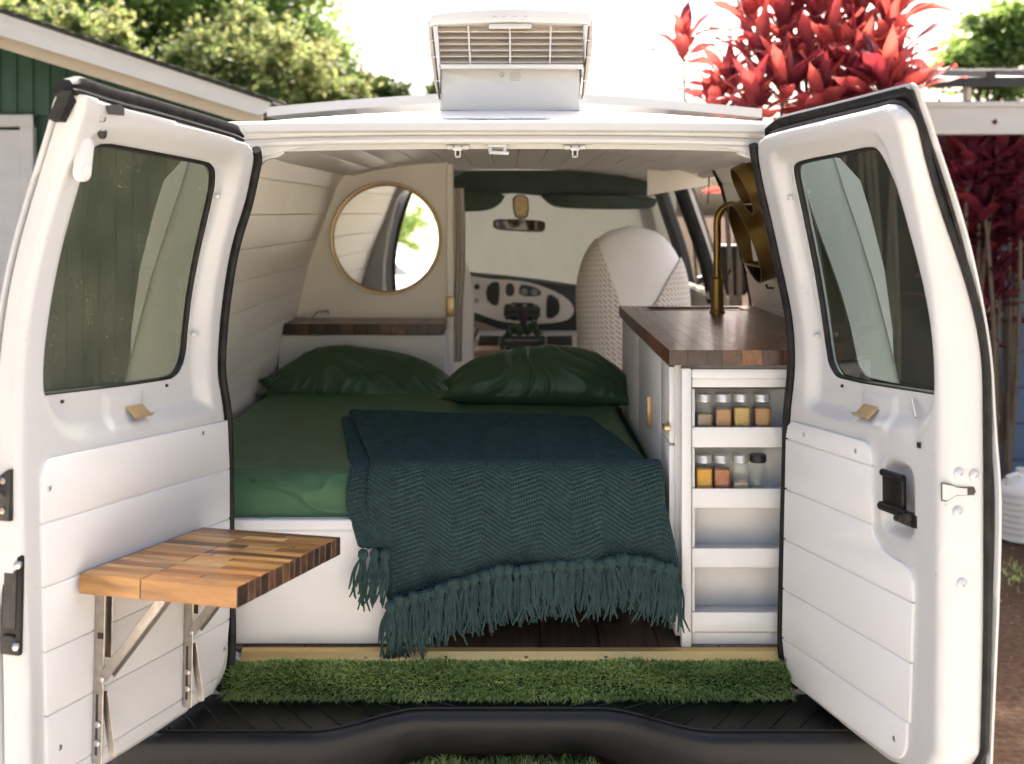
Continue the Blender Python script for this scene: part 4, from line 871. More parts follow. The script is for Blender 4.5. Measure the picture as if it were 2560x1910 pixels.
def mfn(u, v):
    x = lerp(-.905, .372, u); y0, y1 = 2.79, 4.34
    L1, L2, r = .125, y1 - y0, .05
    s = v * (L1 + L2) ; e = .05 * max(0, abs(2 * u - 1) - .93) / .07
    if s < L1 - r: z = BT - L1 + s; y = y0; 
    elif s < L1 + r * .57:
        a = (s - L1 + r) / (r * 1.571) * math.pi / 2; a = min(a, math.pi / 2); y = y0 + r - r * math.cos(a); z = BT - r + r * math.sin(a)
    else: y = y0 + (s - L1) + r * .43; z = BT
    if z > BT - .01: z += fold(x, y)
    else:
        w = wr(x * 1.3 + z * 1.1, z * 1.6 - x * .3, 9, 2); rid = max(0, 1 - abs(w) * 5)
        k = clamp((-.33 - x) / .3); y -= .014 * rid * k + .016 * (1 - (z - .97) / .13) * k * (.5 + .5 * wr(x, z, 5, 4))
    return (x, y, z - e)
mb = MB(); mb.grid(mfn, 320, 330)
mb.grid(lambda u, v: ((-.905, .372)[1], lerp(2.82, 4.34, u), lerp(.996, BT - .03, v)), 12, 4)
tag(mb.obj('mattress', M_sheet, ang=80), 'mattress in a smooth green satin sheet on the white platform', 'mattress')
def pillow(name, c, w, h, t, rx, rz, rr, seed, lab, dense=70, hm=((-1, .6), (0, 1), (1, .6))):
    M = Matrix.Translation(c) @ Matrix.Rotation(R(rz), 4, 'Z') @ Matrix.Rotation(R(rr), 4, 'Y') @ Matrix.Rotation(R(rx), 4, 'X'); mb = MB(); n = dense
    for sgn in (1, -1):
        def fn(u, v):
            a, b = 2 * u - 1, 2 * v - 1
            ed = (1 - abs(a) ** 3.2) * (1 - abs(b) ** 2.6); th = t * max(0, ed) ** .62
            pinch = 1 - .10 * (1 - b * b) * abs(a) ** 2; pinch2 = 1 - .04 * (1 - a * a) * abs(b) ** 2; pinch2 *= 1 - .25 * abs(a) ** 4
            x = a * w * pinch; hk = float(np.interp(a, [q[0] for q in hm], [q[1] for q in hm])); y = -h + (b * pinch2 + 1) * h * hk; th *= .45 + .55 * hk
            f1 = mn.noise(Vector((a * 1.6 + seed, b * .8, seed))); q_ = a * 2.6 + 1.1 * f1 + .5 * b * (1 if a > 0 else -1)
            n1 = mn.noise(Vector((q_ + seed * 3, b * .55 + seed, 1))); n2 = mn.noise(Vector((q_ * 2.1 + 5, b * .9 + seed, 7)))
            f3 = max(0, 1 - abs(n1) * 4.2) ** 2; f4 = max(0, 1 - abs(n2) * 4.0) ** 2
            end = clamp((abs(a) - .35) / .5); rad = math.sin(math.atan2(b, (1.15 - abs(a))) * 5 + seed) * .5 + .5
            wrk = (.014 * f1 + .009 * f3 * (1 - .6 * end) + .003 * f4 + .005 * end * rad) * min(1, ed * 4) * (.55 + .45 * (1 - b) * .5 + .2)
            return M @ Vector((x, y, sgn * (th + wrk) + .005 * math.sin(a * 46 + b * 3) * clamp((abs(a) - .9) / .08)))
        mb.grid(fn, n, n)
    o = mb.obj(name, M_pillow, ang=80); return tag(o, lab, 'pillow')
pillow('pillow', P(905, 945, 4.13), .365, .135, .075, 48, 4, 7, 2.3, 'dark green satin pillow propped on the white headboard', 150, [(q / 10, v) for q, v in zip(range(-10, 11, 2), (.30, .54, .78, .92, .97, .97, .95, .93, .89, .80, .58))])
pillow('pillow', P(1346, 946, 3.88), .335, .125, .085, 34, -4, 1, 6.1, 'plump dark green satin pillow in front of the planter', 150, [(q / 10, v) for q, v in zip(range(-10, 11, 2), (.42, .68, .85, .94, .99, 1.02, 1.04, 1.02, .94, .78, .48))])
# headboard shelf
hb = empty('headboard_shelf', (-.58, 4.48, 1.0), 'white headboard box with a dark butcher-block top', 'headboard')
mb = MB(); mb.rbox((-.575, 4.49, 1.13), (.64, .25, .28), .003, 1); mb.obj('front_panel', M_cab, hb)
zt = 1.314; xs_ = -.905; rs = random.Random(3)
mb = MB(); mb.box((-.58, 4.484, zt - .02), (.60, .25, .03)); top = mb.obj('wood_top', M_walnut, hb)
while xs_ < -.265:
    w = rs.uniform(.03, .058); w = min(w, -.262 - xs_); y = 4.352
    for k, L in enumerate((rs.uniform(.08, .2), 1)):
        y2 = min(4.612, y + L)
        if y2 - y > .02: mb = MB(); mb.rbox((xs_ + w / 2, (y + y2) / 2, zt - .0205), (w - .0006, y2 - y - .0006, .041), .0012, 1); o = mb.obj('wood_block', M_walnut, top); endfaces(o.data, M_walnut_end, 1)
        y = y2
    xs_ += w
mb = MB(); mb.tube([P(693, 812, 4.40), P(730, 806, 4.45), P(770, 800, 4.5), P(784, 790, 4.54), P(795, 779, 4.58), P(820, 777, 4.6), P(822, 785, 4.6)], .0035, 6); tag(mb.obj('loose_cable', M_screw), 'thin grey cable lying across the headboard shelf', 'cable')
# blanket
M_knit = mat('teal_knit', (.027, .048, .047), .95, spec=.05, sheen=.2, var=.3, vscale=45, col2=(.035, .064, .061))
M_knit.node_tree.nodes['Principled BSDF'].inputs['Sheen Tint'].default_value = (.35, .62, .62, 1)
nt = M_knit.node_tree; N = nt.nodes; Lk = nt.links; b = N['Principled BSDF']; uvn = N.new('ShaderNodeUVMap'); sx_ = N.new('ShaderNodeSeparateXYZ'); nz_ = N.new('ShaderNodeTexNoise'); nz_.inputs['Scale'].default_value = 22; Lk.new(uvn.outputs[0], nz_.inputs[0]); wm = N.new('ShaderNodeVectorMath'); wm.operation = 'MULTIPLY_ADD'; Lk.new(nz_.outputs['Color'], wm.inputs[0]); wm.inputs[1].default_value = (.002, .002, 0); Lk.new(uvn.outputs[0], wm.inputs[2]); Lk.new(wm.outputs[0], sx_.inputs[0])
def mnode(op, a, bb=None, c=None):
    n = N.new('ShaderNodeMath'); n.operation = op
    for i, x in enumerate((a, bb, c)):
        if x is None: continue
        if isinstance(x, (int, float)): n.inputs[i].default_value = x
        else: Lk.new(x, n.inputs[i])
    return n.outputs[0]
tri = mnode('PINGPONG', mnode('MULTIPLY', sx_.outputs[0], 1.), .0725); ph = mnode('DIVIDE', mnode('MULTIPLY_ADD', tri, .5, sx_.outputs[1]), .0115)
st = mnode('SINE', mnode('MULTIPLY', mnode('ADD', mnode('MULTIPLY', sx_.outputs[0], 165.), mnode('MULTIPLY', mnode('FLOOR', ph), 1.7)), 2 * math.pi))
rowh = mnode('ABSOLUTE', mnode('SINE', mnode('MULTIPLY', ph, math.pi))); hh = mnode('MULTIPLY', rowh, mnode('MULTIPLY_ADD', st, .3, .7))
bp = N.new('ShaderNodeBump'); bp.inputs['Strength'].default_value = 1.; bp.inputs['Distance'].default_value = .0042; Lk.new(hh, bp.inputs['Height']); Lk.new(bp.outputs[0], b.inputs['Normal'])
c5b = lambda x, y: (840 + x / 2.516, 1200 + y / 2.516)
KN = [c5b(*p) for p in ((340, 790), (400, 765), (495, 740), (570, 715), (650, 690), (730, 655), (805, 640), (880, 622), (950, 597), (1035, 562), (1095, 570), (1180, 565), (1255, 550), (1335, 540), (1420, 540), (1500, 530), (1580, 520), (1665, 528), (1740, 508), (1815, 492), (1900, 500), (1970, 518), (2040, 542), (2090, 558), (2140, 572))]
YH = 2.705
kx = [PX(x, YH) for x, y in KN]; kz = [PZ(y + 4, YH) for x, y in KN]
def tri_(x, p): x = (x / p) % 2; return (x if x < 1 else 2 - x) * p
def blanket(xf, xb, xh, yf, hemz, dy, zoff, nu, nv, name_only=False):
    """far edge x-range, bend x-range, hem x-range, far-edge y (two ends), hem height function"""
    rad = .085; mbk = MB(); uvs = []
    for j in range(nv):
        for i in range(nu):
            s = i / (nu - 1); t = j / (nv - 1)
            yF = lerp(yf[0], yf[1], s); ye = 2.765 - dy; X2 = lerp(xh[0], xh[1], s); hz = hemz(X2); L1 = yF - (ye + rad); La = rad * math.pi / 2; L2 = (BT + .012 + zoff - rad) - hz; Lt = L1 + La + L2; l = t * Lt
            if l < L1: y = yF - l; z = BT + .012 + zoff; k = l / L1; X = lerp(lerp(xf[0], xf[1], s), lerp(xb[0], xb[1], s), k); nrm = Vector((0, 0, 1))
            elif l < L1 + La: a = (l - L1) / rad; y = ye + rad - rad * math.sin(a); z = BT + .012 + zoff - rad + rad * math.cos(a); X = lerp(xb[0], xb[1], s); nrm = Vector((0, -math.sin(a), math.cos(a)))
            else: q = (l - L1 - La); y = ye - .045 * (q / max(L2, .01)) * (.5 + .3 * math.sin(X2 * 9)); z = BT + .012 + zoff - rad - q; k = q / max(L2, .01); X = lerp(lerp(xb[0], xb[1], s), X2, k); nrm = Vector((0, -1, 0)); y += .012 * math.sin(X * 26 + 1) * k + .006 * math.sin(X * 61) * k
            a_ = X; rowp = (l + .5 * tri_(a_, .0725)) / .0115
            p = Vector((X, y, z)); 
            if l < L1: p.z += .006 * mn.noise(Vector((X * 7, y * 7, 2))) - .004
            p += nrm * (.0036 * abs(math.sin(math.pi * rowp)) + .002 * mn.noise(Vector((X * 14, l * 14, 5))))
            # soft far and side edges
            em = min(s, 1 - s) * (xf[1] - xf[0]); p += nrm * (-.010 * max(0, 1 - em / .012) ** 2 - .010 * max(0, 1 - l / .012) ** 2)
            # the right side sinks into the gap by the cabinet
            if s > .93 and l < L1: p.z -= .035 * ((s - .93) / .07) ** 2
            mbk.v.append(tuple(p)); uvs.append((a_, l))
    for j in range(nv - 1):
        for i in range(nu - 1): mbk.f.append((j * nu + i, j * nu + i + 1, (j + 1) * nu + i + 1, (j + 1) * nu + i)); mbk.m.append(0)
    return mbk, uvs
hem_top = lambda X: float(np.interp(X, kx, kz))
blk = empty('throw_blanket', (0, 2.75, BT), 'teal herringbone knit throw with tasselled hem over the foot of the bed', 'blanket')
for nm, args in (('upper_layer', ((-.515, .27), (-.352, .372), (-.30, .405), (3.585, 3.47), hem_top, .012, .014, 240, 560)), ('under_layer', ((-.53, .25), (-.405, .36), (-.372, .395), (3.53, 3.4), lambda X: PZ(1372, 2.72) - .03 * clamp((X + .30) / .3), 0, 0, 150, 200))):
    bm_, uvs = blanket(*args); me = bm_.mesh(nm, True, 80); setuv(me, uvs); o = link(nm, me, M_knit, blk); md = o.modifiers.new('s', 'SOLIDIFY'); md.thickness = .007; md.offset = -1
def tasselmesh(seed):
    r = random.Random(seed); mb = MB(); mb.lathe([(.003, .012), (.009, .010), (.0125, .003), (.012, -.004), (.0085, -.010), (.0095, -.014)], (0, 0, 0), 10)
    mb.tube([(-.010, 0, .004), (0, -.011, .001), (.010, -.002, -.003)], .004, 6); mb.tube([(-.010, -.004, -.004), (0, -.0115, -.002), (.010, -.003, .005)], .0038, 6)
    for k in range(15):
        a = 2 * math.pi * k / 15 + r.uniform(-.3, .3); L = r.uniform(.075, .13); pts = []; sp = r.uniform(.3, 1.2); wb = r.uniform(-.011, .011); w2 = r.uniform(-.018, .018)
        for q in range(7):
            t = q / 6; pts.append((math.cos(a) * (.006 + .012 * sp * t) + wb * math.sin(t * 4) + w2 * t * t, -abs(math.sin(a)) * (.004 + .006 * t) + .004 + r.uniform(-.001, .001), -.010 - L * t + (.012 * (t > .9) if r.random() < .2 else 0)))
        mb.tube(pts, [.0026, .0029, .0030, .0029, .0029, .0027, .0018], 6)
    me = mb.mesh('tassel', True, 60); me.materials.append(M_knit); return me
TM = [tasselmesh(s) for s in range(7)]; rt = random.Random(5); Ttemplate = None
def tassel(p, sc=1.):
    o = bpy.data.objects.new('tassel', rt.choice(TM)); COL.objects.link(o); o.matrix_basis = Matrix.Translation(p) @ Matrix.Rotation(R(rt.uniform(-8, 8)), 4, 'Y') @ Matrix.Diagonal((sc * rt.choice((-1, 1)) * rt.uniform(.9, 1.15), sc, sc * rt.uniform(.92, 1.1), 1)); M = o.matrix_basis.copy(); setparent(o, blk)
for x, y in KN: tassel(P(x + rt.uniform(-4, 4), y + rt.uniform(-3, 3), YH))
for (x, y), (x2, y2) in zip(KN[:-1], KN[1:]): tassel(P((x + x2) / 2 + rt.uniform(-3, 3), (y + y2) / 2 + rt.uniform(-2, 4), YH + .008), .92)
for x, y in ((908, 1385), (936, 1385), (962, 1388)): tassel(P(x, y, 2.715), .95)
for k in range(20): tassel(Vector((lerp(-.05, .385, k / 19), 2.752, PZ(1372, 2.72) - .032 + rt.uniform(-.006, .006))), .98)
# ------------------------------------------------------------------ kitchen cabinet
cab = empty('kitchen_cabinet', (.62, 3.4, .692), 'white kitchen cabinet with open spice rack end and butcher-block top', 'cabinet')
XL = .400; ZC = 1.410
mb = MB(); mb.rbox((XL + .008, 3.40, 1.035), (.016, 1.22, .666), .002, 1); mb.rbox((.66, 2.862, 1.035), (.50, .012, .666), .001, 1); mb.rbox((.66, 4.0, 1.035), (.50, .016, .666), .001, 1)
mb.rbox((.66, 3.43, .712), (.50, 1.15, .03), .001, 1); mb.obj('carcass', M_cab, cab)
# front face frame and rack rails
c6 = lambda x, y: (1600 + x / 2.015, 880 + y / 2.015)
YF = 2.756; XR = .70
def fbox(name, x0, x1, y0, y1, Y, d, bev=.003, m=M_cab, par=cab):
    a = P(*c6(x0, y0), Y); b = P(*c6(x1, y1), Y); mb = MB(); mb.rbox(((a.x + b.x) / 2, Y + d / 2, (a.z + b.z) / 2), (abs(b.x - a.x), d, abs(a.z - b.z)), bev, 2); return mb.obj(name, m, par)
fbox('frame_stile', 208, 262, 80, 1525, YF - .010, .022, .007); fbox('frame_top', 258, 790, 84, 138, YF - .006, .020, .007)
fbox('top_panel', 262, 790, 136, 178, YF + .002, .012, .001); fbox('gap_shade_strip', 268, 790, 177, 184, YF + .016, .010, .001, M_black)  # the black strip stands in for the shaded gap below the top panel
fbox('side_wall', 262, 276, 186, 1496, YF + .008, .09, .001); fbox('back_panel', 262, 790, 186, 1500, YF + .088, .006, .001); fbox('base_panel', 250, 790, 1412, 1496, YF + .010, .012, .001)
for y0, y1 in ((380, 481), (689, 786), (990, 1086), (1312, 1411)):
    fbox('rack_rail', 262, 790, y0, y1, YF - .002, .010, .002); fbox('rack_shelf', 264, 790, y0 + 20, y0 + 27, YF + .009, .078, .0005)
# drawer and door fronts on the side facing the bed, with brass tabs
for y0, y1, z0, z1 in ((2.79, 2.955, 1.175, 1.362), (2.79, 2.955, .73, 1.169), (2.961, 3.47, .73, 1.362), (3.476, 3.99, .73, 1.362)):
    mb = MB(); mb.rbox((XL - .007, (y0 + y1) / 2, (z0 + z1) / 2), (.014, y1 - y0 - .004, z1 - z0), .002, 2); mb.obj('cabinet_front', M_cab, cab)
for px, py, Y, d in ((1624, 1030, 3.13, (.016, .004, .085)), (1676, 1066, 2.80, (.016, .05, .010))):
    mb = MB(); mb.rbox((XL - .020, Y, PZ(py, Y)), d if d[2] > .05 else d, .002, 2); mb.rbox((XL - .013, Y, PZ(py, Y)), (.004, .02, .02), .001, 1); mb.obj('brass_pull', M_gold, cab)
mb = MB(); mb.box((.65, 3.38, ZC - .02), (.47, 1.25, .03)); ct = mb.obj('wood_top', M_walnut, cab)
SINK = (.455, .80, 3.84, 3.965)
rs = random.Random(11); x = .378
while x < .895:
    w = min(rs.uniform(.036, .056), .898 - x); y = 2.735
    if .898 - x - w < .02: w = .898 - x
    while y < 4.02:
        L = rs.uniform(.12, .30) if y > 2.74 else rs.uniform(.06, .26); y2 = 4.02 if 4.02 - y - L < .05 else y + L
        xm = x + w / 2
        segs = [(y, y2)]
        if SINK[0] < xm < SINK[1]:
            segs = [(a, b) for a, b in ((y, min(y2, SINK[2])), (max(y, SINK[3]), y2)) if b - a > .008]
        for a, b in segs: mb = MB(); mb.rbox((xm, (a + b) / 2, ZC - .018), (w - .0002, b - a - .0002, .036), .0004, 1); o = mb.obj('wood_block', M_walnut, ct); endfaces(o.data, M_walnut_end, 1)
        y = y2
    x += w
mb = MB(); mb.rbox(((SINK[0] + SINK[1]) / 2, (SINK[2] + SINK[3]) / 2, ZC - .06), (SINK[1] - SINK[0] + .03, SINK[3] - SINK[2] + .02, .06), .004, 1); mb.obj('sink_basin', M_black, cab)
mb = MB(); q = SINK; mb.tube([(q[0], q[2], ZC - .002), (q[1], q[2], ZC - .002), (q[1], q[3], ZC - .002), (q[0], q[3], ZC - .002)], .004, 6, closed=True); mb.obj('sink_rim', M_black, cab)
# faucet
fc = Vector((PX(1793, 3.74), 3.74, ZC)); fa = empty('faucet', fc, 'tall bronze gooseneck faucet on the wooden counter', 'faucet')
mb = MB(); mb.lathe([(.026, .0), (.026, .006), (.0215, .010), (.0205, .112), (.016, .116), (.013, .12)], fc, 20); mb.obj('faucet_body', M_bronze, fa)
mb = MB(); pts = [fc + Vector((0, 0, .10)), fc + Vector((0, 0, .2)), fc + Vector((.0, 0, .30))]
for k in range(1, 13): a = math.pi * k / 12; pts.append(fc + Vector((.048 - .048 * math.cos(a), -.01 * k / 12, .30 + .055 * math.sin(a))))
pts += [fc + Vector((.096, -.01, .25)), fc + Vector((.096, -.01, .20))]; mb.tube(pts, .0125, 14); mb.tube([fc + Vector((.096, -.01, .245)), fc + Vector((.096, -.01, .165))], .016, 14); mb.obj('spout', M_bronze, fa)
mb = MB(); mb.tube([fc + Vector((.016, -.008, .108)), fc + Vector((.034, -.016, .13)), fc + Vector((.040, -.018, .145))], .004, 8); mb.obj('lever', M_bronze, fa)
# spice jars
M_jar = glassmat('jar_glass', (.97, .98, .97), .02, ior=1.2)
M_lid = mat('jar_lid', (.75, .75, .74), .3, metal=.7, var=.1, vscale=60); M_lidb = mat('jar_lid_black', (.02, .02, .02), .35)
def sqring(r, z, e, n=32): return [(r * math.copysign(abs(math.cos(2 * math.pi * k / n)) ** e, math.cos(2 * math.pi * k / n)), r * math.copysign(abs(math.sin(2 * math.pi * k / n)) ** e, math.sin(2 * math.pi * k / n)), z) for k in range(n)]
def rings(mb, rr, n=32, mi=0, cap=True):
    vs = [p for r in rr for p in r]; fs = [(i * n + k, i * n + (k + 1) % n, (i + 1) * n + (k + 1) % n, (i + 1) * n + k) for i in range(len(rr) - 1) for k in range(n)]
    if cap: fs += [tuple(range(n))[::-1], tuple((len(rr) - 1) * n + k for k in range(n))]
    mb.add(vs, fs, mi)
mb = MB(); rings(mb, [sqring(.017, 0, .35), sqring(.0195, .002, .35), sqring(.0195, .052, .35), sqring(.0185, .058, .5), sqring(.0155, .063, .9), sqring(.0150, .070, 1)]); JG = mb.mesh('jar_glass', True, 50); JG.materials.append(M_jar)
mb = MB(); mb.lathe([(.0175, .064), (.0185, .066), (.0185, .0795), (.0172, .0815), (.014, .0818)], (0, 0, 0), 36)
for k in range(5): mb.lathe([(.0187, .067 + k * .0024), (.0191, .068 + k * .0024), (.0187, .069 + k * .0024)], (0, 0, 0), 30, 0, None, False)
JL = mb.mesh('jar_lid', True, 30); JL.materials.append(M_lid); JLb = JL.copy(); JLb.materials.clear(); JLb.materials.append(M_lidb)
SP = [(322, 0, (.32, .22, .16), .036, 'greyish brown'), (417, 0, (.45, .22, .11), .047, 'pale orange brown'), (510, 0, (.52, .33, .10), .050, 'mustard brown'), (614, 0, (.40, .20, .08), .049, 'speckled tan'),
      (320, 1, (.72, .36, .03), .050, 'bright turmeric yellow'), (410, 1, (.42, .14, .06), .049, 'brick red'), (505, 1, (.55, .42, .28), .020, 'pale flakes'), (594, 1, (.55, .52, .42), .004, 'black lid')]
for cx, row, col, fill, nm in SP:
    Yj = YF + .042; px, _ = c6(cx, 0); zj = P(*c6(0, (400, 709)[row]), YF + .02).z; base = Vector((PX(px, Yj), Yj, zj + .0008))
    lab = f'square spice jar of {nm} powder with silver lid, on the rack' if fill > .03 else ('square spice jar a third full of pale flakes, silver lid' if fill > .01 else 'nearly empty square spice jar with a black lid')
    j = empty('spice_jar', base, lab, 'jar', 'spice jars on the rack')
    for nm2, me in (('glass', JG), ('lid', JLb if fill < .01 else JL)):
        o = bpy.data.objects.new(nm2, me); COL.objects.link(o); o.matrix_basis = Matrix.Translation(base) @ Matrix.Rotation(R(random.uniform(-6, 6)), 4, 'Z') @ Matrix.Scale(1.09, 4); setparent(o, j)
    mb = MB(); rings(mb, [sqring(.0165, .0022, .4), sqring(.0178, .003, .38), sqring(.0178, fill, .38), sqring(.010, fill + .001, .6)])
    mm = mat('spice', col, .95, var=.35, vscale=400 if fill > .03 else 200, bump=.5, bscale=600); o = mb.obj('spice', mm, None, ang=50); o.matrix_basis = Matrix.Translation(base) @ Matrix.Scale(1.09, 4); setparent(o, j)
# ring shelves with little potted plants
M_pot = mat('pot_white', (.74, .72, .69), .4); M_leafg = leafmat('plant_leaf', (.03, .07, .02), (.06, .12, .03), .25)
def ring_shelf(px, py, Y, r, depth, lab, plant):
    z = PZ(py, Y); lean = math.atan2(wallx(z - .1) - wallx(z + .1), .2); Rm = Matrix.Rotation(-lean, 4, 'Y'); c = Vector((lx(z, Y) - .004, Y, z)); root = empty('ring_shelf', c, lab, 'shelf', 'round brass wall shelves')
    Mx = Rm @ Matrix.Rotation(R(-90), 4, 'Y'); mb = MB(); mb.lathe([(r, 0), (r, depth), (r - .004, depth), (r - .004, 0), (r, 0)], c, 64, 0, Mx, False); mb.obj('ring', M_bronze, root, ang=40)
    mb = MB(); w = math.sqrt(max(0, (r * r) - (r * .55) ** 2)); pc = c + Rm @ Vector((-depth / 2, 0, -r * .55)); mb.box(pc, (depth * .98, 2 * w - .012, .006), 0, Rm.to_3x3()); mb.obj('ring_ledge', M_bronze, root)
    if plant:
        pz = pc + Vector((0, 0, .0035)); pr = empty('potted_plant', pz, f'tiny green plant in a white pot inside the {plant} brass ring', 'plant', 'plants in the brass rings'); s = r / .13
        mb = MB(); mb.lathe([(.026 * s, 0), (.034 * s, .062 * s), (.034 * s, .066 * s), (.030 * s, .066 * s), (.028 * s, .058 * s)], pz, 20); mb.obj('pot', M_pot, pr); rr = random.Random(int(px))
        for k in range(26):
            a = rr.uniform(0, 6.28); t = rr.uniform(.2, 1); d = Vector((math.cos(a) * t, math.sin(a) * t, 1.1)).normalized(); b0 = pz + Vector((0, 0, .06 * s)); L = .05 * s * rr.uniform(.6, 1.1); sd = d.orthogonal().normalized() * .006 * s
            mb = MB(); mb.add([b0 - sd * .4, b0 + sd * .4, b0 + d * L * .6 + sd, b0 + d * L + Vector((0, 0, -.004)), b0 + d * L * .6 - sd], [(0, 1, 2, 3, 4)]); mb.obj('leaf', M_leafg, pr)
ring_shelf(1888, 592, 3.50, .130, .062, 'large brass ring shelf on the wall above the counter', 'larger')
ring_shelf(1896, 460, 3.28, .074, .052, 'small brass ring shelf set highest on the wall', 'smaller')
ring_shelf(1972, 578, 3.05, .050, .05, 'smallest brass ring shelf beside the door seal', None)
mb = MB(); c = Vector((lx(1.50, 3.62), 3.62, 1.50)); mb.tube([c, c + Vector((-.02, 0, 0)), c + Vector((-.024, 0, .012))], .004, 6); tag(mb.obj('wall_hook', M_black), 'small black hook on the wall under the brass rings', 'hook')
mb = MB(); mb.rbox((lx(1.47, 3.50) - .001, 3.50, 1.47), (.006, .010, .09), .002, 1); mb.obj('pull_strip', M_screw, van)

# ------------------------------------------------------------------ fold-down table on the left door
ft = empty('folding_table', LD.pt(.334, -.752, .02), 'fold-down butcher-block table on steel brackets on the open door', 'table')
FM = LD.frame(0, 0, 0); FR3 = FM.to_3x3()
def lp_(u, v, w): return LD.H + LD.U * u + LD.A * v + LD.N * w
u0, u1, w0, w1, vt, th_ = .123, .545, .016, .352, -.711, .037
mb = MB(); mb.box(lp_((u0 + u1) / 2, vt - th_ / 2, (w0 + w1) / 2), (u1 - u0 - .02, th_ - .008, w1 - w0 - .02), 0, FR3); tt = mb.obj('tabletop', M_acacia, ft, smooth=False)
rs = random.Random(21); u = u0; row = 0
def stripmat_obj(mb): return mb.obj('wood_strip', M_acacia, tt)
while u < u1 - .004:
    wd = rs.uniform(.020, .034); wd = min(wd, u1 - u)
    if u1 - u - wd < .016: wd = u1 - u
    cut = w0 + (w1 - w0) * (.40 if rs.random() < .65 else rs.uniform(.25, .75)); cuts = [w0, cut, w1]
    if rs.random() < .35: cuts.insert(2, lerp(cut, w1, rs.uniform(.4, .75)))
    if u + wd > u1 - .001: cuts = [w0, lerp(w0, w1, .40), w1]
    for a, b in zip(cuts[:-1], cuts[1:]):
        o_ = MB(); o_.rbox((0, 0, 0), (wd - .0004, th_, b - a - .0004), .0012, 1); o = o_.obj('wood_strip', M_acacia); endfaces(o.data, M_acacia_end, 2); M = FM.copy(); M.translation = lp_(u + wd / 2, vt - th_ / 2, (a + b) / 2); o.matrix_basis = M; setparent(o, tt)
    u += wd
def bracket(uc):
    """hinged steel bracket: wall channel with slot, top arm, diagonal stay, folded rear link"""
    vb = -1.083; vtp = vt - th_ - .001; mb = MB(); h = vtp - vb
    Bx = lambda c, d, mi=0: mb.rbox(lp_(*c), d, .0012, 1, mi, FR3)
    Bx((uc, (vtp + vb) / 2, .0085), (.030, h, .0035)); Bx((uc + .0145, (vtp + vb) / 2, .019), (.0028, h, .022)); Bx((uc - .0145, (vtp + vb) / 2 + h * .28, .017), (.0028, h * .42, .018))
    ch = mb.obj('wall_channel', M_steel, ft)
    mb = MB(); Bx = lambda c, d: mb.rbox(lp_(*c), d, .0006, 1, 0, FR3)
    Bx((uc + .0162, lerp(vb, vtp, .22), .017), (.0012, h * .34, .0055)); Bx((uc + .0162, lerp(vb, vtp, .72), .022), (.0012, .012, .014)); Bx((uc, lerp(vb, vtp, .80), .0105), (.016, h * .28, .0012)); mb.obj('slot', M_black, ch)
    mb = MB(); Bx = lambda c, d: mb.rbox(lp_(*c), d, .0015, 1, 0, FR3); Bx((uc + .010, vtp - .0085, .125), (.003, .017, .225)); Bx((uc, vtp - .001, .125), (.026, .0022, .225)); mb.obj('top_arm', M_steel, ft)
    def stay(a, b, wid, th, uo, nm):
        A_, B_ = lp_(uc + uo, *a), lp_(uc + uo, *b); d = (B_ - A_).normalized(); s = d.cross(LD.U).normalized(); Mr = Matrix((LD.U, s, d)).transposed(); mb = MB()
        mb.rbox((A_ + B_) / 2, (th, wid, (A_ - B_).length), .0015, 1, 0, Mr); return mb.obj(nm, M_steel, ft)
    a, b = (-.921, .030), (vtp - .012, .160)
    stay(a, b, .020, .003, .020, 'diagonal_stay'); stay(a, b, .020, .003, -.008, 'diagonal_stay')
    stay((-.95, .024), (vb + .012, .046), .016, .0025, .004, 'folded_link')
    for v_, w_, uo in ((a[0], a[1], .0225), (b[0], b[1], .0225), (vb + .075, .020, .0175), (vb + .04, .020, .0175)):
        c = lp_(uc + uo, v_, w_); mb = MB(); M = FM @ Matrix.Rotation(R(90), 4, 'Y'); mb.lathe([(.0065, -.002), (.0065, .0012), (.004, .0026)], c, 12, 0, M.to_3x3()); mb.obj('rivet', M_screw, ft)
bracket(.468); bracket(.164)

# ------------------------------------------------------------------ roof air conditioner
ac = empty('roof_air_conditioner', (PX(1277, 3.05), 3.0, 2.02), 'white louvred air conditioner standing on the van roof', 'air conditioner')
c7 = lambda x, y: (1000 + x / 3.163, y / 3.163); YA = 2.92
def acp(x, y, Y=YA): return P(*c7(x, y), Y)
mb = MB(); q = [acp(*p, YA + .03) for p in ((318, 885), (322, 806), (325, 560), (345, 545), (1400, 545), (1424, 560), (1426, 806), (1430, 885))]; mb.slab([p + Vector((0, .02, 0)) for p in q], (0, -.035, 0), 0, .010); mb.obj('lower_housing', M_white_pl, ac)
mb = MB(); q = [acp(*p, YA + .06) for p in ((330, 850), (275, 215), (1475, 215), (1415, 850))]; mb.slab([p + Vector((0, .30, 0)) for p in q], (0, -.30, 0), 0, .01); mb.obj('rear_case', M_acbeige, ac)
mb = MB(); q = [acp(*p) for p in ((238, 208), (238, 165), (252, 128), (370, 108), (500, 95), (680, 84), (870, 80), (1060, 84), (1240, 92), (1400, 102), (1482, 110), (1502, 160), (1504, 200), (870, 184))]; mb.slab([p + Vector((0, .12, 0)) for p in q], (0, -.145, 0), 0, .005); mb.obj('hood', M_white_pl, ac, ang=50)
for k, x in enumerate((745, 826, 910, 992)):
    mb = MB(); mb.lathe([(.0036, 0), (.0036, .002), (.002, .003)], acp(x, 135, YA - .041), 10, 0, Matrix.Rotation(R(90), 4, 'X')); mb.obj('hood_screw', M_screw, ac)
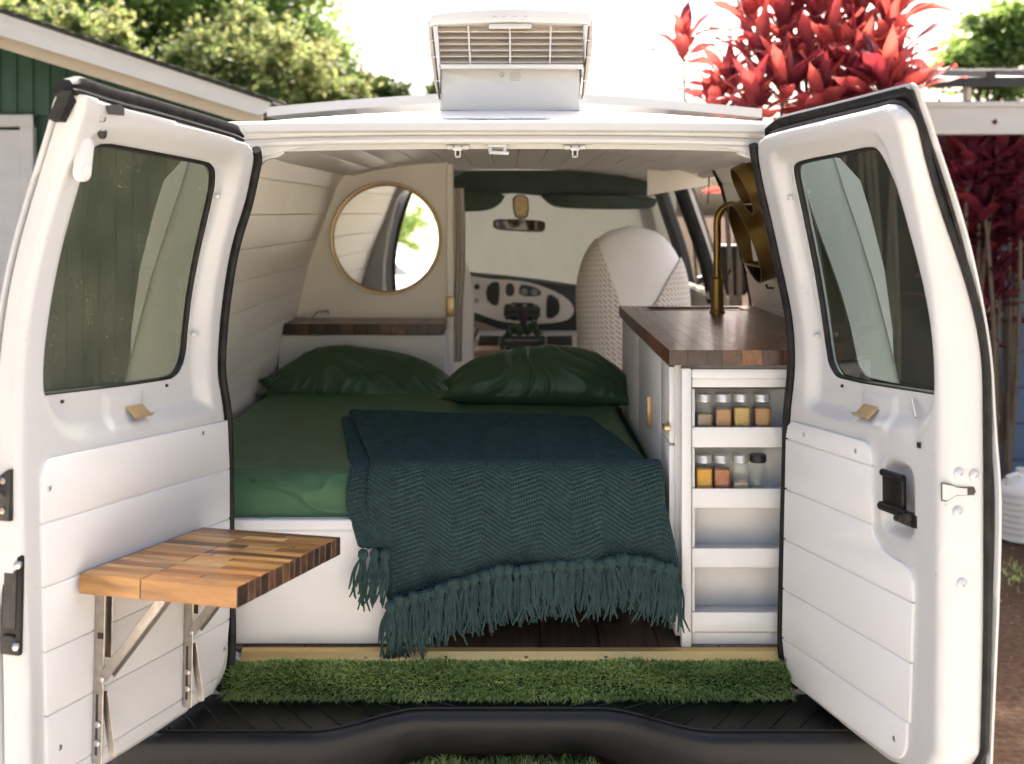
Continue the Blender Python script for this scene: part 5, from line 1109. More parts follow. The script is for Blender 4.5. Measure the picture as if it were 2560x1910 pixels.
# face frame
def strip(pts, d, m, name, par, Y=YA, bev=.002):
    mb = MB(); mb.slab([acp(*p, Y) for p in pts], (0, -d, 0), 0, bev); return mb.obj(name, m, par)
strip([(262, 215), (300, 205), (302, 235), (322, 520), (340, 548), (322, 552), (318, 700), (300, 560)], .02, M_white_pl, 'side_frame', ac); strip([(1485, 200), (1446, 205), (1446, 240), (1450, 520), (1425, 548), (1432, 552), (1440, 640), (1452, 560)], .02, M_white_pl, 'side_frame', ac)
strip([(300, 515), (1452, 515), (1440, 550), (316, 550)], .02, M_white_pl, 'bottom_frame', ac)
strip([(265, 200), (1490, 195), (1470, 238), (1046, 232), (700, 232), (280, 240)], .004, M_acbeige, 'top_backing', ac, YA + .03)
strip([(700, 190), (1040, 188), (1040, 228), (704, 230)], .006, mat('metal_tab', (.55, .53, .50), .4, metal=.5), 'label_tab', ac, YA - .012, .001)
mb = MB(); q = [acp(*p, YA + .045) for p in ((275, 200), (1475, 200), (1450, 560), (305, 560))]; mb.slab(q, (0, -.004, 0)); mb.obj('louvre_backing', mat('louvre_beige', (.62, .55, .48), .6, var=.2, vscale=20, stretch=(1, 1, 10)), ac)  # pale beige sheet with random streaks behind the slats
for k in range(7):
    y = 233 + k * 49.2; xl, xr = 272 + k * 4.2, 1468 - k * 3.2; a, b = acp(xl, y), acp(xr, y); mb = MB(); mb.rbox((a + b) / 2 + Vector((0, .012, .001)), ((b - a).length, .030, .0035), .0012, 1, 0, Matrix.Rotation(R(30), 3, 'X')); mb.obj('louvre', M_acbeige, ac)
for x0, x1 in ((540, 556), (868, 872), (1192, 1184)):
    a, b = acp(x0, 205, YA - .004), acp(x1, 518, YA - .004); mb = MB(); mb.tube([a, b], .0028, 6); mb.obj('louvre_bar', M_white_pl, ac)
for pts in ([(238, 210), (264, 214), (300, 560), (322, 800), (314, 790), (282, 640), (256, 450), (243, 320)], [(1504, 202), (1484, 206), (1452, 560), (1430, 800), (1440, 790), (1474, 640), (1500, 450), (1509, 320)]):
    mb = MB(); mb.slab([acp(*p, YA + .10) for p in pts], (0, -.09, 0), 0, .002); mb.obj('side_cheek', M_acbeige, ac)
    for k in range(4):
        a = lerp(acp(*pts[3 + k], YA + .012), acp(*pts[min(2, k)], YA + .012), .5); mb = MB(); mb.rbox(acp(pts[7 - k][0] + (pts[2][0] - pts[7 - k][0]) * .25, pts[7 - k][1], YA + .008), (.02, .006, .003), .001, 1); mb.obj('cheek_rib', M_white_pl, ac)
# rating label print: certification mark and short lines of type
M_ink = mat('ink_grey', (.25, .25, .25), .6)
mb = MB(); c = acp(805, 592, YA + .0145); mb.lathe([(.0050, 0), (.0060, 0), (.0060, .0006), (.0050, .0006)], c, 24, 0, Matrix.Rotation(R(90), 4, 'X'), False); mb.box(c, (.004, .0008, .0008)); mb.box(c + Vector((.001, 0, -.0015)), (.0008, .0008, .004)); mb.obj('certification_mark', M_ink, ac)
rs = random.Random(2)
for k in range(6):
    mb = MB(); x = 870 + rs.uniform(-10, 10)
    while x < 950: w = rs.uniform(6, 18); a = acp(x, 576 + k * 12, YA + .0146); mb.box(a + Vector((.001, 0, 0)), (w * .0003, .0005, .0011)); x += w + 4
    mb.obj('label_text', M_ink, ac)

# ------------------------------------------------------------------ planter and tray in the cab
tr = slabpx('wooden_tray', [(340, 1545), (420, 1532), (1110, 1530), (1120, 1570), (1110, 1590), (345, 1592)], 5.10, .14, M_tray, None, bev=.006); tag(tr, 'pale wooden tray resting on the engine cover', 'tray')
pl_ = empty('succulent_planter', P(*c5(715, 1550), 4.95), 'dark grey box planter filled with succulents and trailing green', 'planter')
slabpx('planter_box', [(578, 1478), (845, 1478), (835, 1552), (590, 1552)], 5.02, .12, mat('planter_grey', (.035, .037, .042), .6, bump=.1), pl_, bev=.004)
M_suc = leafmat('succulent', (.045, .10, .035), (.13, .17, .14), .12); M_sucp = leafmat('succulent_plum', (.05, .03, .06), (.09, .07, .10), .12)
def rosette(px, py, Y, r, n, up, m, par, wide=.3):
    c = P(*c5(px, py), Y); rr = random.Random(int(px * 7 + py))
    mb0 = MB(); mb0.add([(0, -wide * .25, 0), (0, wide * .25, 0), (.55, wide * .5, .06), (1, 0, .2), (.55, -wide * .5, .06), (.55, 0, .0)], [(0, 5, 4), (0, 1, 5), (1, 2, 5), (5, 2, 3), (4, 5, 3)]); me = mb0.mesh('leaf', True, 60); me.materials.append(m)
    for k in range(n):
        a = k * 2.399; t = (k + .5) / n; el = R(lerp(80, 8 + up, t)); o = bpy.data.objects.new('leaf', me); COL.objects.link(o)
        o.matrix_basis = Matrix.Translation(c) @ Matrix.Rotation(a, 4, 'Z') @ Matrix.Rotation(-el, 4, 'Y') @ Matrix.Diagonal((r * rr.uniform(.75, 1.1),) * 3).to_4x4(); setparent(o, par)
for a in ((720, 1390, 4.95, .085, 16, 45, M_sucp, pl_, .28), (640, 1440, 4.94, .05, 22, 5, M_suc, pl_, .5), (690, 1455, 4.9, .045, 20, 5, M_suc, pl_, .5), (750, 1450, 4.92, .05, 22, 5, M_suc, pl_, .5), (805, 1425, 4.95, .06, 18, 30, M_suc, pl_, .35), (830, 1455, 4.9, .04, 18, 0, M_suc, pl_, .5), (610, 1470, 4.9, .04, 16, 0, M_suc, pl_, .5)): rosette(*a)
rr = random.Random(9)
for side, x0 in ((-1, 575), (1, 850)):
    for k in range(26):
        c = P(*c5(x0 + side * rr.uniform(0, 45), 1475 + rr.uniform(-20, 85)), 4.9); mb = MB(); mb.lathe([(.001, -.006), (.007, 0), (.001, .006)], c, 6); mb.obj('trailing_bead', M_suc, pl_)

# ------------------------------------------------------------------ turf mat over the sill and turf step below the bumper
def blades(name, n, fn, parent, L, seed, cols, wid=.0018):
    rg = np.random.RandomState(seed); V = []; Fc = []; tint = []
    for k in range(n):
        p, d = fn(rg); L_ = L * rg.uniform(.55, 1.2) * (1 + .45 * mn.noise(Vector((p.x * 9, p.y * 30, seed)))); az = rg.uniform(0, 6.283); s = Vector((math.cos(az), math.sin(az), 0)) * wid; d = Vector(d).normalized(); bend = Vector((rg.normal() * .35, rg.normal() * .3 - .12, -.05)); o = len(V); q1 = p + d * L_ * .55 + bend * L_ * .22; q2 = p + d * L_ + bend * L_ * .7 - Vector((0, 0, .15 * L_))
        V += [p - s, p + s, q1 + s * .8, q1 - s * .8, q2]; Fc += [(o, o + 1, o + 2, o + 3), (o + 3, o + 2, o + 4)]; t = float(np.clip(rg.uniform(0, 1) + .5 * mn.noise(Vector((p.x * 7, p.z * 25, 3))), 0, 1)); tint += [t, t]
    me = bpy.data.meshes.new(name); me.from_pydata([tuple(v) for v in V], [], Fc); at = me.attributes.new('tint', 'FLOAT', 'FACE'); at.data.foreach_set('value', tint); me.materials.append(cols); o = bpy.data.objects.new(name, me); COL.objects.link(o); setparent(o, parent) if parent else None; return tag(o, kind='stuff')
M_turf = leafmat('turf_blade', (.10, .21, .05), (.58, .70, .30), .4, .5, True); M_tbase = mat('turf_backing', (.02, .035, .015), .95)
x0, x1 = PX(574, 2.67), PX(1968, 2.67)
def matc(t):   # centre line of the mat section: sill edge, bulge, bumper deck
    return [(2.694, .660), (2.672, .668), (2.648, .655), (2.632, .630), (2.628, .612)], t
sec = [(2.698, .664), (2.680, .672), (2.655, .660), (2.640, .640), (2.634, .614)]
mb = MB(); n = len(sec); mb.add([(x, y, z) for x in (x0, x1) for y, z in sec] + [(x, 2.70, .613) for x in (x0, x1)], [(k, k + 1, n + k + 1, n + k) for k in range(n - 1)]); gm = mb.obj('grass_mat', M_tbase); tag(gm, 'green artificial grass mat laid over the rear sill', 'mat')
sa = np.array(sec)
def turf(rg):
    t = rg.uniform(0, 1); x = rg.uniform(x0 - .004, x1 + .004); q = resample(sa, 50, False)[int(t * 49)]; p = Vector((x, q[0], q[1])); d = Vector((rg.normal() * .35, -.25 - .9 * t ** 1.5, 1.0 - .75 * t)); return p, d
blades('turf_blades', 24000, turf, gm, .027, 4, M_turf, .0017)
mb = MB(); mb.rbox((PX(1250, 2.6), 2.60, .420), (.46, .09, .09), .01, 2); mb.tube([(0, 2.62, .43), (0, 3.0, .42)], .03, 8); hs = mb.obj('hitch_step', M_blackp); tag(hs, 'turf-topped hitch step under the bumper notch', 'step')

# ------------------------------------------------------------------ house on the left
YW = 6.10; M_siding = mat('green_siding', (.020, .075, .042), .6, var=.25, vscale=5, bump=.3, bscale=60, stretch=(4, 4, .6), objrand=1); M_fascia = mat('fascia_white', (.57, .56, .53), .5, var=.08, vscale=3, stretch=(1, 1, 4), bump=.1, bscale=80); M_soffit = mat('soffit_beige', (.50, .43, .33), .7, var=.1)
M_roofs = mat('roof_shingle', (.07, .07, .06), .9, var=.4, vscale=30, bump=.5, bscale=60)
house = empty('green_house', (-4.2, 7.5, 0), 'green board-sided house with white rake fascia and door', 'house')
XE = -1.30
def rakez(x):   # soffit height above a point of the gable wall
    px = 1280 + x * FPX / 5.45; return PZ(88 + 208 * px / 670., 5.45) + .13
xb = -1.42; k = 0
mb = MB(); mb.slab([(-7.6, YW + .03, .0), (xb + .0, YW + .03, .0), (xb, YW + .03, rakez(xb) - .12), (-5.0, YW + .03, rakez(-5.0) - .12), (-7.6, YW + .03, rakez(-5.0) - .9)], (0, 4.2, 0)); wl_ = mb.obj('wall', M_siding, house, smooth=False)
while xb > -5.0:
    w = .0885; xa = xb - w; q = [(xa + .003, YW + .03, .02), (xb - .003, YW + .03, .02), (xb - .003, YW + .03, rakez(xb) - .13), (xa + .003, YW + .03, rakez(xa) - .13)]
    dl, dr = PX(2, YW), PX(88, YW)
    if xb > dl - .75 and xa < dr:
        q[0] = (q[0][0], YW + .03, 2.26); q[1] = (q[1][0], YW + .03, 2.26)
    mb = MB(); mb.slab(q, (0, -.018, 0), 0, .002); mb.obj('siding_board', M_siding, wl_); xb = xa
YFa = 5.45
def rk(px, py, Y=YFa): return P(px, py, Y)
def rline(px, a, b): return a + (b - a) * px / 670.
mb = MB(); pl = [rk(-700, rline(-700, 88, 296)), rk(648, rline(648, 88, 296)), rk(672, 275), rk(672, 262), rk(-700, rline(-700, 46, 262))]; mb.slab(pl, (0, .025, 0), 0, .003); mb.obj('fascia', M_fascia, house)
mb = MB(); pl = [rk(-700, rline(-700, 47, 263), YFa - .012), rk(676, 264, YFa - .012), rk(676, 257, YFa - .012), rk(-700, rline(-700, 33, 256), YFa - .012)]; mb.slab(pl, (0, .02, 0), 0, .002); mb.obj('drip_board', M_fascia, house)
mb = MB(); mb.slab([rk(-700, rline(-700, 80, 290), 5.53), rk(655, rline(655, 80, 290), 5.53), rk(655, rline(655, 120, 326), 5.53), rk(-700, rline(-700, 120, 326), 5.53)], (0, .03, 0), 0, .002); mb.obj('frieze_board', M_soffit, house)
a, b = rk(-700, rline(-700, 88, 296)), rk(648, rline(648, 88, 296)); mb = MB(); mb.add([a + Vector((0, .025, .012)), b + Vector((0, .025, .012)), b + Vector((0, .70, .012)), a + Vector((0, .70, .012))], [(0, 1, 2, 3)]); mb.obj('soffit', M_soffit, house, smooth=False)
a, b = rk(-700, rline(-700, 31, 254), YFa - .02), rk(680, 258, YFa - .02); mb = MB(); mb.slab([a, b, b + Vector((0, 4.6, 0)), a + Vector((0, 4.6, 0))], (0, 0, .015)); mb.obj('roof', M_roofs, house, smooth=False)
for k in range(40):
    t = k / 39; c = lerp(a, b, t) + Vector((0, .0, .018)); mb = MB(); mb.rbox(c, (.13, .05, .012), .004, 1, 0, Matrix.Rotation(math.atan2(b.z - a.z, b.x - a.x) * -1, 3, 'Y')); mb.obj('shingle', M_roofs, house)
YD = YW - .01; mb = MB(); dx0, dx1 = PX(-150, YD), PX(60, YD); mb.rbox(((dx0 + dx1) / 2, YD, 1.10), (dx1 - dx0, .04, 2.16), .003, 1); dr = mb.obj('door', M_fascia, house)
for xx in (PX(73, YD), PX(-165, YD)): mb = MB(); mb.rbox((xx, YD - .012, 1.13), (.072, .05, 2.26), .004, 1); mb.obj('door_frame', M_fascia, dr)
mb = MB(); mb.rbox(((PX(73, YD) + PX(-165, YD)) / 2, YD - .014, PZ(303, YD)), (PX(73, YD) - PX(-165, YD) + .072, .05, .065), .004, 1); mb.obj('door_head', M_fascia, dr)
c = P(8, 797, YD - .03); mb = MB(); mb.lathe([(.024, 0), (.024, .008), (.012, .012), (.012, .03), (.027, .04), (.03, .055), (.02, .068), (.004, .07)], c, 16, 0, Matrix.Rotation(R(90), 4, 'X')); mb.obj('door_knob', M_steel, dr)
c = P(14, 842, YD - .03); mb = MB(); mb.lathe([(.022, 0), (.022, .01), (.008, .014)], c, 14, 0, Matrix.Rotation(R(90), 4, 'X')); mb.obj('keyhole_plate', M_steel, dr)

# ------------------------------------------------------------------ carport, block wall, jug on the right
cp = empty('carport', (3.4, 6.8, 0), 'white beamed carport with a dark metal roof behind red plants', 'carport')
YB = 6.0; mb = MB(); za, zb_ = PZ(337, YB), PZ(257, YB); mb.rbox((3.6, YB, (za + zb_) / 2), (3.3, .09, zb_ - za), .004, 1); mb.obj('beam', M_fascia, cp)
mb = MB(); mb.rbox((3.6, YB - .05, zb_ - .012), (3.3, .02, .03), .003, 1); mb.obj('beam_cap', M_fascia, cp)
M_dkm = mat('dark_metal', (.035, .035, .038), .45, metal=.4, var=.3, vscale=8)
zr = PZ(215, 6.1); mb = MB(); mb.slab([(1.98, 5.9, zr - .03), (6, 5.9, zr + .0), (6, 8.6, zr + .35), (1.98, 8.6, zr + .32)], (0, 0, .05)); mb.obj('roof_panel', M_dkm, cp, smooth=False)
for i in range(9): x = 2.1 + i * .35; mb = MB(); mb.slab([(x, 5.88, zr + .02), (x + .05, 5.88, zr + .02), (x + .05, 8.6, zr + .375), (x, 8.6, zr + .375)], (0, 0, .035)); mb.obj('roof_rib', M_dkm, cp, smooth=False)
mb = MB(); mb.rbox((PX(2418, 5.95), 5.95, PZ(232, 5.95)), (.03, .05, .09), .003, 1); mb.lathe([(.015, 0), (.018, .015), (.006, .03)], (PX(2418, 5.95), 5.95, PZ(205, 5.95)), 8); mb.obj('roof_clamp', M_steel, cp)
for x_, y_, h_ in ((5.1, YB + .02, za - .002), (5.1, 8.5, za + .2), (2.05, 8.5, za + .2)):
    mb = MB(); mb.rbox((x_, y_, h_ / 2), (.1, .1, h_), .004, 1); mb.obj('post', M_fascia, cp)
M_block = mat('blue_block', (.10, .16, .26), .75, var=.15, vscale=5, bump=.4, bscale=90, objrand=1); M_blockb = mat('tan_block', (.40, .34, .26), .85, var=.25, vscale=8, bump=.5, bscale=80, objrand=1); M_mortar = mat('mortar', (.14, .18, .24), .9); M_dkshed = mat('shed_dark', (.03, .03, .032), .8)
wall = empty('block_wall', (3.6, 7.05, 0), 'pale blue painted block wall with bare tan end blocks', 'wall')
YBk = 6.95; xs0 = PX(2508, YBk); bh = .222
mb = MB(); mb.box((xs0 + 1.35, YBk + .11, bh * 4.5 + .01), (3.1, .17, bh * 9)); core = mb.obj('wall_core', M_mortar, wall, smooth=False)
def blockmesh(w):
    m_ = MB(); m_.rbox((0, 0, 0), (w - .012, .20, bh - .012), .004, 1); return m_.mesh('block')
BMs = {w: blockmesh(w) for w in (.42, .21, .16)}
for r_ in range(9):
    x = xs0 + (0 if r_ % 2 else -.0); first = .21 if r_ % 2 else .42
    while x < xs0 + 2.9:
        w = first if first else .42; first = None; me = BMs[w]; o = bpy.data.objects.new('block', me); COL.objects.link(o); 
        if not me.materials: me.materials.append(M_block)
        o.location = (x + w / 2, YBk + .10, bh * (r_ + .5) + .004); setparent(o, wall); x += w
for r_ in range(9):
    me = BMs[.16]
    if not me.materials: me.materials.append(M_blockb)
    o = bpy.data.objects.new('end_block', me); COL.objects.link(o); o.location = (xs0 - .085, YBk + .115, bh * (r_ + .5) + .004); setparent(o, wall)
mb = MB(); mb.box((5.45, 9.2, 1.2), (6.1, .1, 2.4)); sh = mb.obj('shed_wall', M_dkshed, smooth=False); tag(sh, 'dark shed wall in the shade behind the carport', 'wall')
# plastic jug
M_jug = mat('jug_plastic', (.72, .72, .68), .35, trans=.0, sub=.3)
jc = P(2556, 1345, 6.05); jc.z = 0; jug = empty('water_jug', jc, 'ribbed translucent white plastic jug on the dirt', 'jug'); mb = MB(); pr = [(.10, 0), (.125, .012)]
for k in range(7): pr += [(.125, .03 + k * .032), (.119, .043 + k * .032), (.125, .055 + k * .032)]
pr += [(.12, .27), (.10, .31), (.06, .335), (.032, .345), (.030, .362)]
mb.lathe(pr, jc, 28); mb.obj('jug_body', M_jug, jug, ang=60)
mb = MB(); mb.lathe([(.034, .36), (.034, .378), (.030, .381), (.002, .381)], jc, 20); mb.obj('jug_cap', M_white_pl, jug)
mb = MB(); mb.tube([jc + Vector((-.095, -.03, .30)), jc + Vector((-.10, -.05, .345)), jc + Vector((-.05, -.05, .36)), jc + Vector((-.02, -.02, .345))], .012, 8); mb.obj('jug_handle', M_jug, jug)
# ------------------------------------------------------------------ red ti plants
def ti_leaf(seed):
    r = random.Random(seed); mb = MB(); n = 9; droop = r.uniform(.1, .75); cup = r.uniform(.12, .3); tw = r.uniform(-.5, .5); wav = r.uniform(.02, .05); vs = []
    for i in range(n):
        t = i / (n - 1); w = .112 * max(.10 if t < .2 else .0, (math.sin(math.pi * min(1, .10 + t * .93)) ** .85)) * (1 if t > .15 else .35 + t * 4.3); x = t * (1 - .25 * droop * t); z = .25 * t - droop * .55 * t ** 2.2; a = tw * t
        for s in (-1, -.5, 0, .5, 1):
            y = s * w; zz = z + cup * abs(s) * w + wav * math.sin(t * 9 + s * 2) * abs(s); vs.append((x, y * math.cos(a) , zz + y * math.sin(a)))
    mb.add(vs, [(i * 5 + k, i * 5 + k + 1, (i + 1) * 5 + k + 1, (i + 1) * 5 + k) for i in range(n - 1) for k in range(4)]); me = mb.mesh('leaf', True, 80); return me
TI = [ti_leaf(s) for s in range(9)]
M_ti = leafmat('ti_leaf', (.10, .018, .034), (.42, .085, .085), .48, .36, False, ((.24, .025, .04), (.88, .15, .11)))
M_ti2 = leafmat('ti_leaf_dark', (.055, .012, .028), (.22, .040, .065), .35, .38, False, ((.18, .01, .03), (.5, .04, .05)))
M_stem = mat('ti_stem', (.15, .115, .08), .8, var=.3, vscale=30, bump=.3)
TI2 = [m.copy() for m in TI]
for m in TI: m.materials.append(M_ti)
for m in TI2: m.materials.append(M_ti2)
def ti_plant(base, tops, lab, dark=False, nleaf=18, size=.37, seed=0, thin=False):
    base = Vector(base); root = empty('ti_plant', base, lab, 'plant', 'red ti plants beside the van'); r = random.Random(seed)
    for (px, py, Y, sc) in tops:
        c = P(px, py, Y); mid = lerp(base, c, .55) + Vector((r.uniform(-.08, .08), r.uniform(-.05, .05), .0)); b0 = base + Vector((r.uniform(-.12, .12), r.uniform(-.12, .12), 0))
        mb = MB(); pts = [lerp(lerp(b0, mid, t), lerp(mid, c, t), t) for t in [k / 8 for k in range(9)]]; rr0 = .008 if thin else .013; mb.tube(pts, [lerp(rr0 * 1.5, rr0 * .7, k / 8) for k in range(9)], 7); mb.obj('stem', M_stem, root)
        ax = (pts[-1] - pts[-2]).normalized()
        q0 = Vector((0, 0, 1)).rotation_difference(ax).to_matrix().to_4x4()
        for k in range(nleaf):
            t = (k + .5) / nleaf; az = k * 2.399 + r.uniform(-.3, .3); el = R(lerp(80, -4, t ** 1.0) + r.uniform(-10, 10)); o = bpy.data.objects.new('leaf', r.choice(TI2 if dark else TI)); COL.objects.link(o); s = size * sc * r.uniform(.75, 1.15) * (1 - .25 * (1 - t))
            o.matrix_basis = Matrix.Translation(c - ax * (.10 * t * sc)) @ q0 @ Matrix.Rotation(az, 4, 'Z') @ Matrix.Rotation(-el, 4, 'Y') @ Matrix.Rotation(r.uniform(-.4, .4), 4, 'X') @ Matrix.Diagonal((s, s * r.uniform(.85, 1.2), s, 1)); setparent(o, root)
ti_plant((PX(1790, 6.2), 6.2, 0), [(1708, 108, 6.2, .95)], 'single thin-stemmed red ti plant standing clear of the clump', nleaf=17, seed=1, thin=True)
ti_plant((1.15, 5.6, 0), [(1790, 265, 5.6, .85), (1830, 205, 5.7, .9), (1890, 255, 5.4, .95), (1905, 140, 5.7, 1.), (1870, 30, 5.9, .9), (1960, 215, 5.5, 1.0), (1845, 455, 6.3, .8)], 'bright red ti plant leaning over the van roof', seed=2)
ti_plant((1.55, 5.75, 0), [(1960, 70, 5.8, 1.), (2010, 150, 5.6, 1.), (2050, 245, 5.4, 1.), (1995, -20, 5.9, 1.), (2060, 30, 5.8, 1.), (2085, 120, 5.6, 1.), (2120, 250, 5.4, .95), (2030, -90, 6.0, 1.)], 'tall full red ti plant at the centre of the clump', seed=3)
ti_plant((1.95, 5.7, 0), [(2150, 60, 5.8, 1.), (2165, 165, 5.5, 1.05), (2215, 225, 5.3, 1.1), (2225, 110, 5.6, 1.1), (2240, 20, 5.8, 1.), (2140, -40, 6.0, 1.), (2245, 215, 5.35, .9)], 'broad-leaved red ti plant next to the carport roof', seed=4)
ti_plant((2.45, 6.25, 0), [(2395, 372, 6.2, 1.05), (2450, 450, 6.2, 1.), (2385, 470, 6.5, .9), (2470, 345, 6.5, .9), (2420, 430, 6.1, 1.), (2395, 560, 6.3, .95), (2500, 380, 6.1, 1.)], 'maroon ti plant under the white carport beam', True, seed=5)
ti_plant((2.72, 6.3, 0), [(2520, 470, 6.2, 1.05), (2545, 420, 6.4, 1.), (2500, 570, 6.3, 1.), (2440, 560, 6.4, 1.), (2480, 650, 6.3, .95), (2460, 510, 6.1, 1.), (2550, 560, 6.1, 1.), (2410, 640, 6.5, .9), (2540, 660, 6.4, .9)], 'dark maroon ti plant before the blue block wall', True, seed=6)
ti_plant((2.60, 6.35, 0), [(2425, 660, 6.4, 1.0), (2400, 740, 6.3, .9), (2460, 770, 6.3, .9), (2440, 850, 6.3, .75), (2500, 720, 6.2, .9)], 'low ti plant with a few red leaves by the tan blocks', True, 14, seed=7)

# ------------------------------------------------------------------ trees
M_bark = mat('bark', (.16, .12, .08), .9, var=.4, vscale=12, stretch=(1, 1, .2), bump=.6, bscale=30)
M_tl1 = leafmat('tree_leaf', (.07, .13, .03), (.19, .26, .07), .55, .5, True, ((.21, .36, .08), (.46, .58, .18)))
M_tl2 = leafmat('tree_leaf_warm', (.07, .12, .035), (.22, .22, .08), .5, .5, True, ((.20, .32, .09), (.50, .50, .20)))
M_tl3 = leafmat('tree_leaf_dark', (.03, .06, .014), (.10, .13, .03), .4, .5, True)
def tree(base, clumps, trunkr, n, L, m, lab, seed, cat='tree', group='trees beyond the house'):
    """clumps: (centre, radius); leaves fill each clump's volume, denser at its shell, limbs run to every clump"""
    rg = np.random.RandomState(seed); base = Vector(base); root = empty('leafy_tree', base, lab, cat, group); tot = sum(r ** 2 for c, r in clumps); V = []; Fc = []; tint = []
    top = sum((Vector(c) for c, r in clumps), Vector()) / len(clumps); fork = lerp(base, top, .5); mb = MB(); mb.tube([base, lerp(base, fork, .5) + Vector((.1, 0, 0)), fork], [trunkr, trunkr * .8, trunkr * .6], 10)
    for c, r in clumps:
        c = Vector(c); mb.tube([fork, lerp(fork, c, .5) + Vector((rg.normal() * .15, rg.normal() * .15, .1)), c], [trunkr * .4, trunkr * .25, trunkr * .08], 6)
        for q in range(4): d = Vector(rg.normal(size=3)).normalized() * r * .8; mb.tube([c, c + d * .5 + Vector((0, 0, .05)), c + d], [trunkr * .1, trunkr * .06, trunkr * .03], 4)
        k = int(n * r * r / tot); sub = rg.normal(size=(max(7, int(16 * r)), 3)); sub /= np.linalg.norm(sub, axis=1)[:, None]; sub *= r * rg.uniform(.3, 1.25, (len(sub), 1)); sub[:, 2] *= .8
        for i in range(k):
            s = sub[rg.randint(len(sub))]; p = c + Vector(s) + Vector(rg.normal(size=3) * r * rg.choice([.10, .16, .30])); a = Vector(rg.normal(size=3)); a.z = a.z * .5 - .3; a.normalize(); b = a.cross(Vector(rg.normal(size=3))).normalized(); l = L * rg.uniform(.6, 1.3); o = len(V); cup = a.cross(b) * l * .12
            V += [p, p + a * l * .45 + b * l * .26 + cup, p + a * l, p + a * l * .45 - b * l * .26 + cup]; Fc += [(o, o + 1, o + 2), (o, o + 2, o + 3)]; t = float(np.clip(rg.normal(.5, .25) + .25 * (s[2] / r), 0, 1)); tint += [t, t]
    mb.obj('trunk', M_bark, root); me = bpy.data.meshes.new('crown'); me.from_pydata([tuple(v) for v in V], [], Fc); at = me.attributes.new('tint', 'FLOAT', 'FACE'); at.data.foreach_set('value', tint); me.materials.append(m); o = bpy.data.objects.new('crown', me); COL.objects.link(o); setparent(o, root); o['kind'] = 'stuff'; return root
def cl(lst, Y): return [(P(px, py, Y + dy), r) for px, py, dy, r in lst]
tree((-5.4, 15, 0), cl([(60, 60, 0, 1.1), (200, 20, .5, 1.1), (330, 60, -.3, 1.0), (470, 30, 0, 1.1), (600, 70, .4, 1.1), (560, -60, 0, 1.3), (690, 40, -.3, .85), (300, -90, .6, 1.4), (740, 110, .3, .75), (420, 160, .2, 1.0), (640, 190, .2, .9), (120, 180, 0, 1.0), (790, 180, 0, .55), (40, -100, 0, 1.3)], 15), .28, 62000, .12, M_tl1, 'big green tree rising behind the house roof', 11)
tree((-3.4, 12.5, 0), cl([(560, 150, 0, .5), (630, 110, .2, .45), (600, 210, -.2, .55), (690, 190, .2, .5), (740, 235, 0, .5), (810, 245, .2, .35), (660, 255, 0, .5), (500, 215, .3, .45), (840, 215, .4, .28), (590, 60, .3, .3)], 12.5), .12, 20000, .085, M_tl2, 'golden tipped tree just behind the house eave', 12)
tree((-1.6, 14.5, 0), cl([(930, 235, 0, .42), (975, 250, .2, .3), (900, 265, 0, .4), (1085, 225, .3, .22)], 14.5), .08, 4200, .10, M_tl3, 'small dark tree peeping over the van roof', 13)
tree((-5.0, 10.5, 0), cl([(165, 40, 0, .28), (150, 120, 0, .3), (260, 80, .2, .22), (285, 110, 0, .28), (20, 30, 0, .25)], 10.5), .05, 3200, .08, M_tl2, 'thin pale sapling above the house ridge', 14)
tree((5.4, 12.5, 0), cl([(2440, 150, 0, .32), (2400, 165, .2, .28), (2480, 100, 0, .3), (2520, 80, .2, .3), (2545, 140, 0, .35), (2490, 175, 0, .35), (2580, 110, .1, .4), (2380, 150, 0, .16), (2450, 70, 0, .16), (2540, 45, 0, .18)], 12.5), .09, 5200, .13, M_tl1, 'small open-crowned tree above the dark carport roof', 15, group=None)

# ------------------------------------------------------------------ behind the camera: bank of shrubs and a parked car, seen in the round mirror
def shrub(c, r, lab, seed, m): tree((c[0], c[1], 0), [((c[0] + random.uniform(-.4, .4) * r, c[1] + random.uniform(-.3, .3) * r, .3 + random.uniform(.2, .9) * r * 1.3), r * .55) for _ in range(7)], .05, 2600, .16, m, lab, seed, 'shrub', 'sunlit shrubs behind the viewpoint')
for k in range(4): shrub((-6.4 + k * 1.35, -7.5 - (k % 2) * .8, 0), 1.15 + .2 * (k % 3), ('round golden shrub', 'low green shrub', 'tall golden shrub', 'green shrub beside the car')[k] + ' on the bank reflected in the round mirror', 30 + k, (M_tl2, M_tl1)[k % 2])
car = empty('parked_car', (-2.6, -4.6, 0), 'white parked car reflected in the round mirror', 'car'); mb = MB()
cs = [(-2.1, .45, .72), (-1.9, .40, .95), (-.9, .38, 1.02), (-.3, .38, 1.42), (1.0, .38, 1.45), (1.7, .40, 1.05), (2.1, .45, .98), (2.15, .5, .6)]
vs = []
for x, zb, ztp in cs:
    for y, z in ((-.86, zb), (-.9, (zb + min(ztp, 1.0)) / 2), (-.86, min(ztp, 1.0)), (-.62, ztp), (.62, ztp), (.86, min(ztp, 1.0)), (.9, (zb + min(ztp, 1.0)) / 2), (.86, zb)): vs.append((-2.6 + x, -4.6 + y, z))
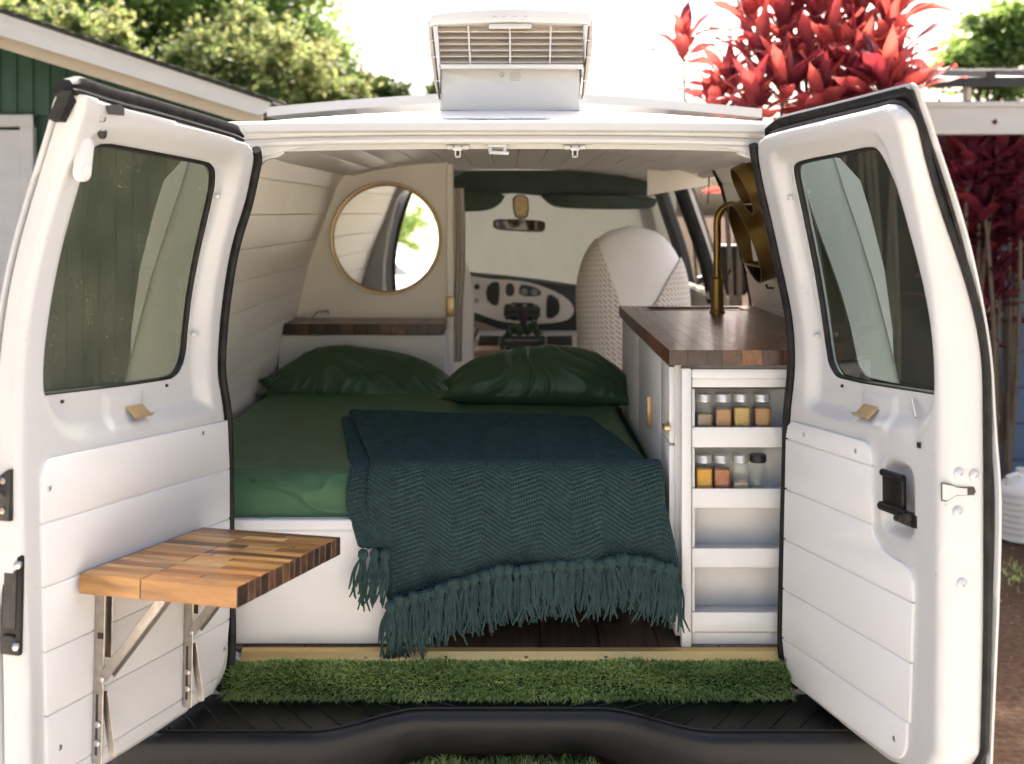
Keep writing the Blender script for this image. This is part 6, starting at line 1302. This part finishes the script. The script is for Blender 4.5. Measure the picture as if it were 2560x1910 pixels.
mb.add(vs, [(i * 8 + k, i * 8 + (k + 1) % 8, (i + 1) * 8 + (k + 1) % 8, (i + 1) * 8 + k) for i in range(len(cs) - 1) for k in range(8)] + [tuple(range(8)), tuple(8 * (len(cs) - 1) + k for k in range(8))]); mb.obj('car_body', M_paint, car, ang=30)
for x0, x1, x2, x3 in ((-.75, -.28, .35, .35), (.42, .42, .95, 1.45)):
    for s in (-1, 1):
        mb = MB(); mb.add([(-2.6 + x0, -4.6 + s * .862, 1.03), (-2.6 + x3, -4.6 + s * .862, 1.03), (-2.6 + x2, -4.6 + s * .66, 1.38), (-2.6 + x1, -4.6 + s * .66, 1.38)], [(0, 1, 2, 3)]); mb.obj('car_window', M_blackp, car)
for x in (-1.35, 1.3):
    for s in (-1, 1): mb = MB(); mb.lathe([(.18, -.1), (.31, -.1), (.33, -.07), (.33, .07), (.31, .1), (.18, .1)], (-2.6 + x, -4.6 + s * .80, .33), 20, 0, Matrix.Rotation(R(90), 4, 'X')); mb.obj('wheel', M_rubber, car)
# ------------------------------------------------------------------ weeds and grit on the dirt
def weed(rg):
    c = [(2.62, 4.75), (2.35, 4.4), (2.2, 4.2), (2.75, 5.2), (3.0, 5.6), (2.5, 5.4)][rg.randint(6)]; x, y = c[0] + rg.normal() * .07, c[1] + rg.normal() * .09; return Vector((x, y, 0)), (rg.normal() * .6, rg.normal() * .6, .8)
blades('weeds', 1500, weed, None, .07, 8, M_turf, .003)
rg = np.random.RandomState(3); mb = MB()
for k in range(900):
    x, y = rg.uniform(1.9, 3.6), rg.uniform(2.6, 6.6); r = rg.uniform(.003, .010); z = r * .3
    mb.add([(x - r, y, z), (x, y - r, z), (x + r, y, z), (x, y + r, z), (x, y, z + r * .8)], [(0, 1, 4), (1, 2, 4), (2, 3, 4), (3, 0, 4)])
tag(mb.obj('grit', mat('grit', (.22, .17, .13), .9, var=.4, vscale=20), smooth=False), kind='stuff')
def hturf(rg): return Vector((PX(1250, 2.6) + rg.uniform(-.22, .22), rg.uniform(2.557, 2.64), .464)), (rg.normal() * .3, -.2, 1)
blades('step_turf', 1500, hturf, hs, .034, 6, M_turf)
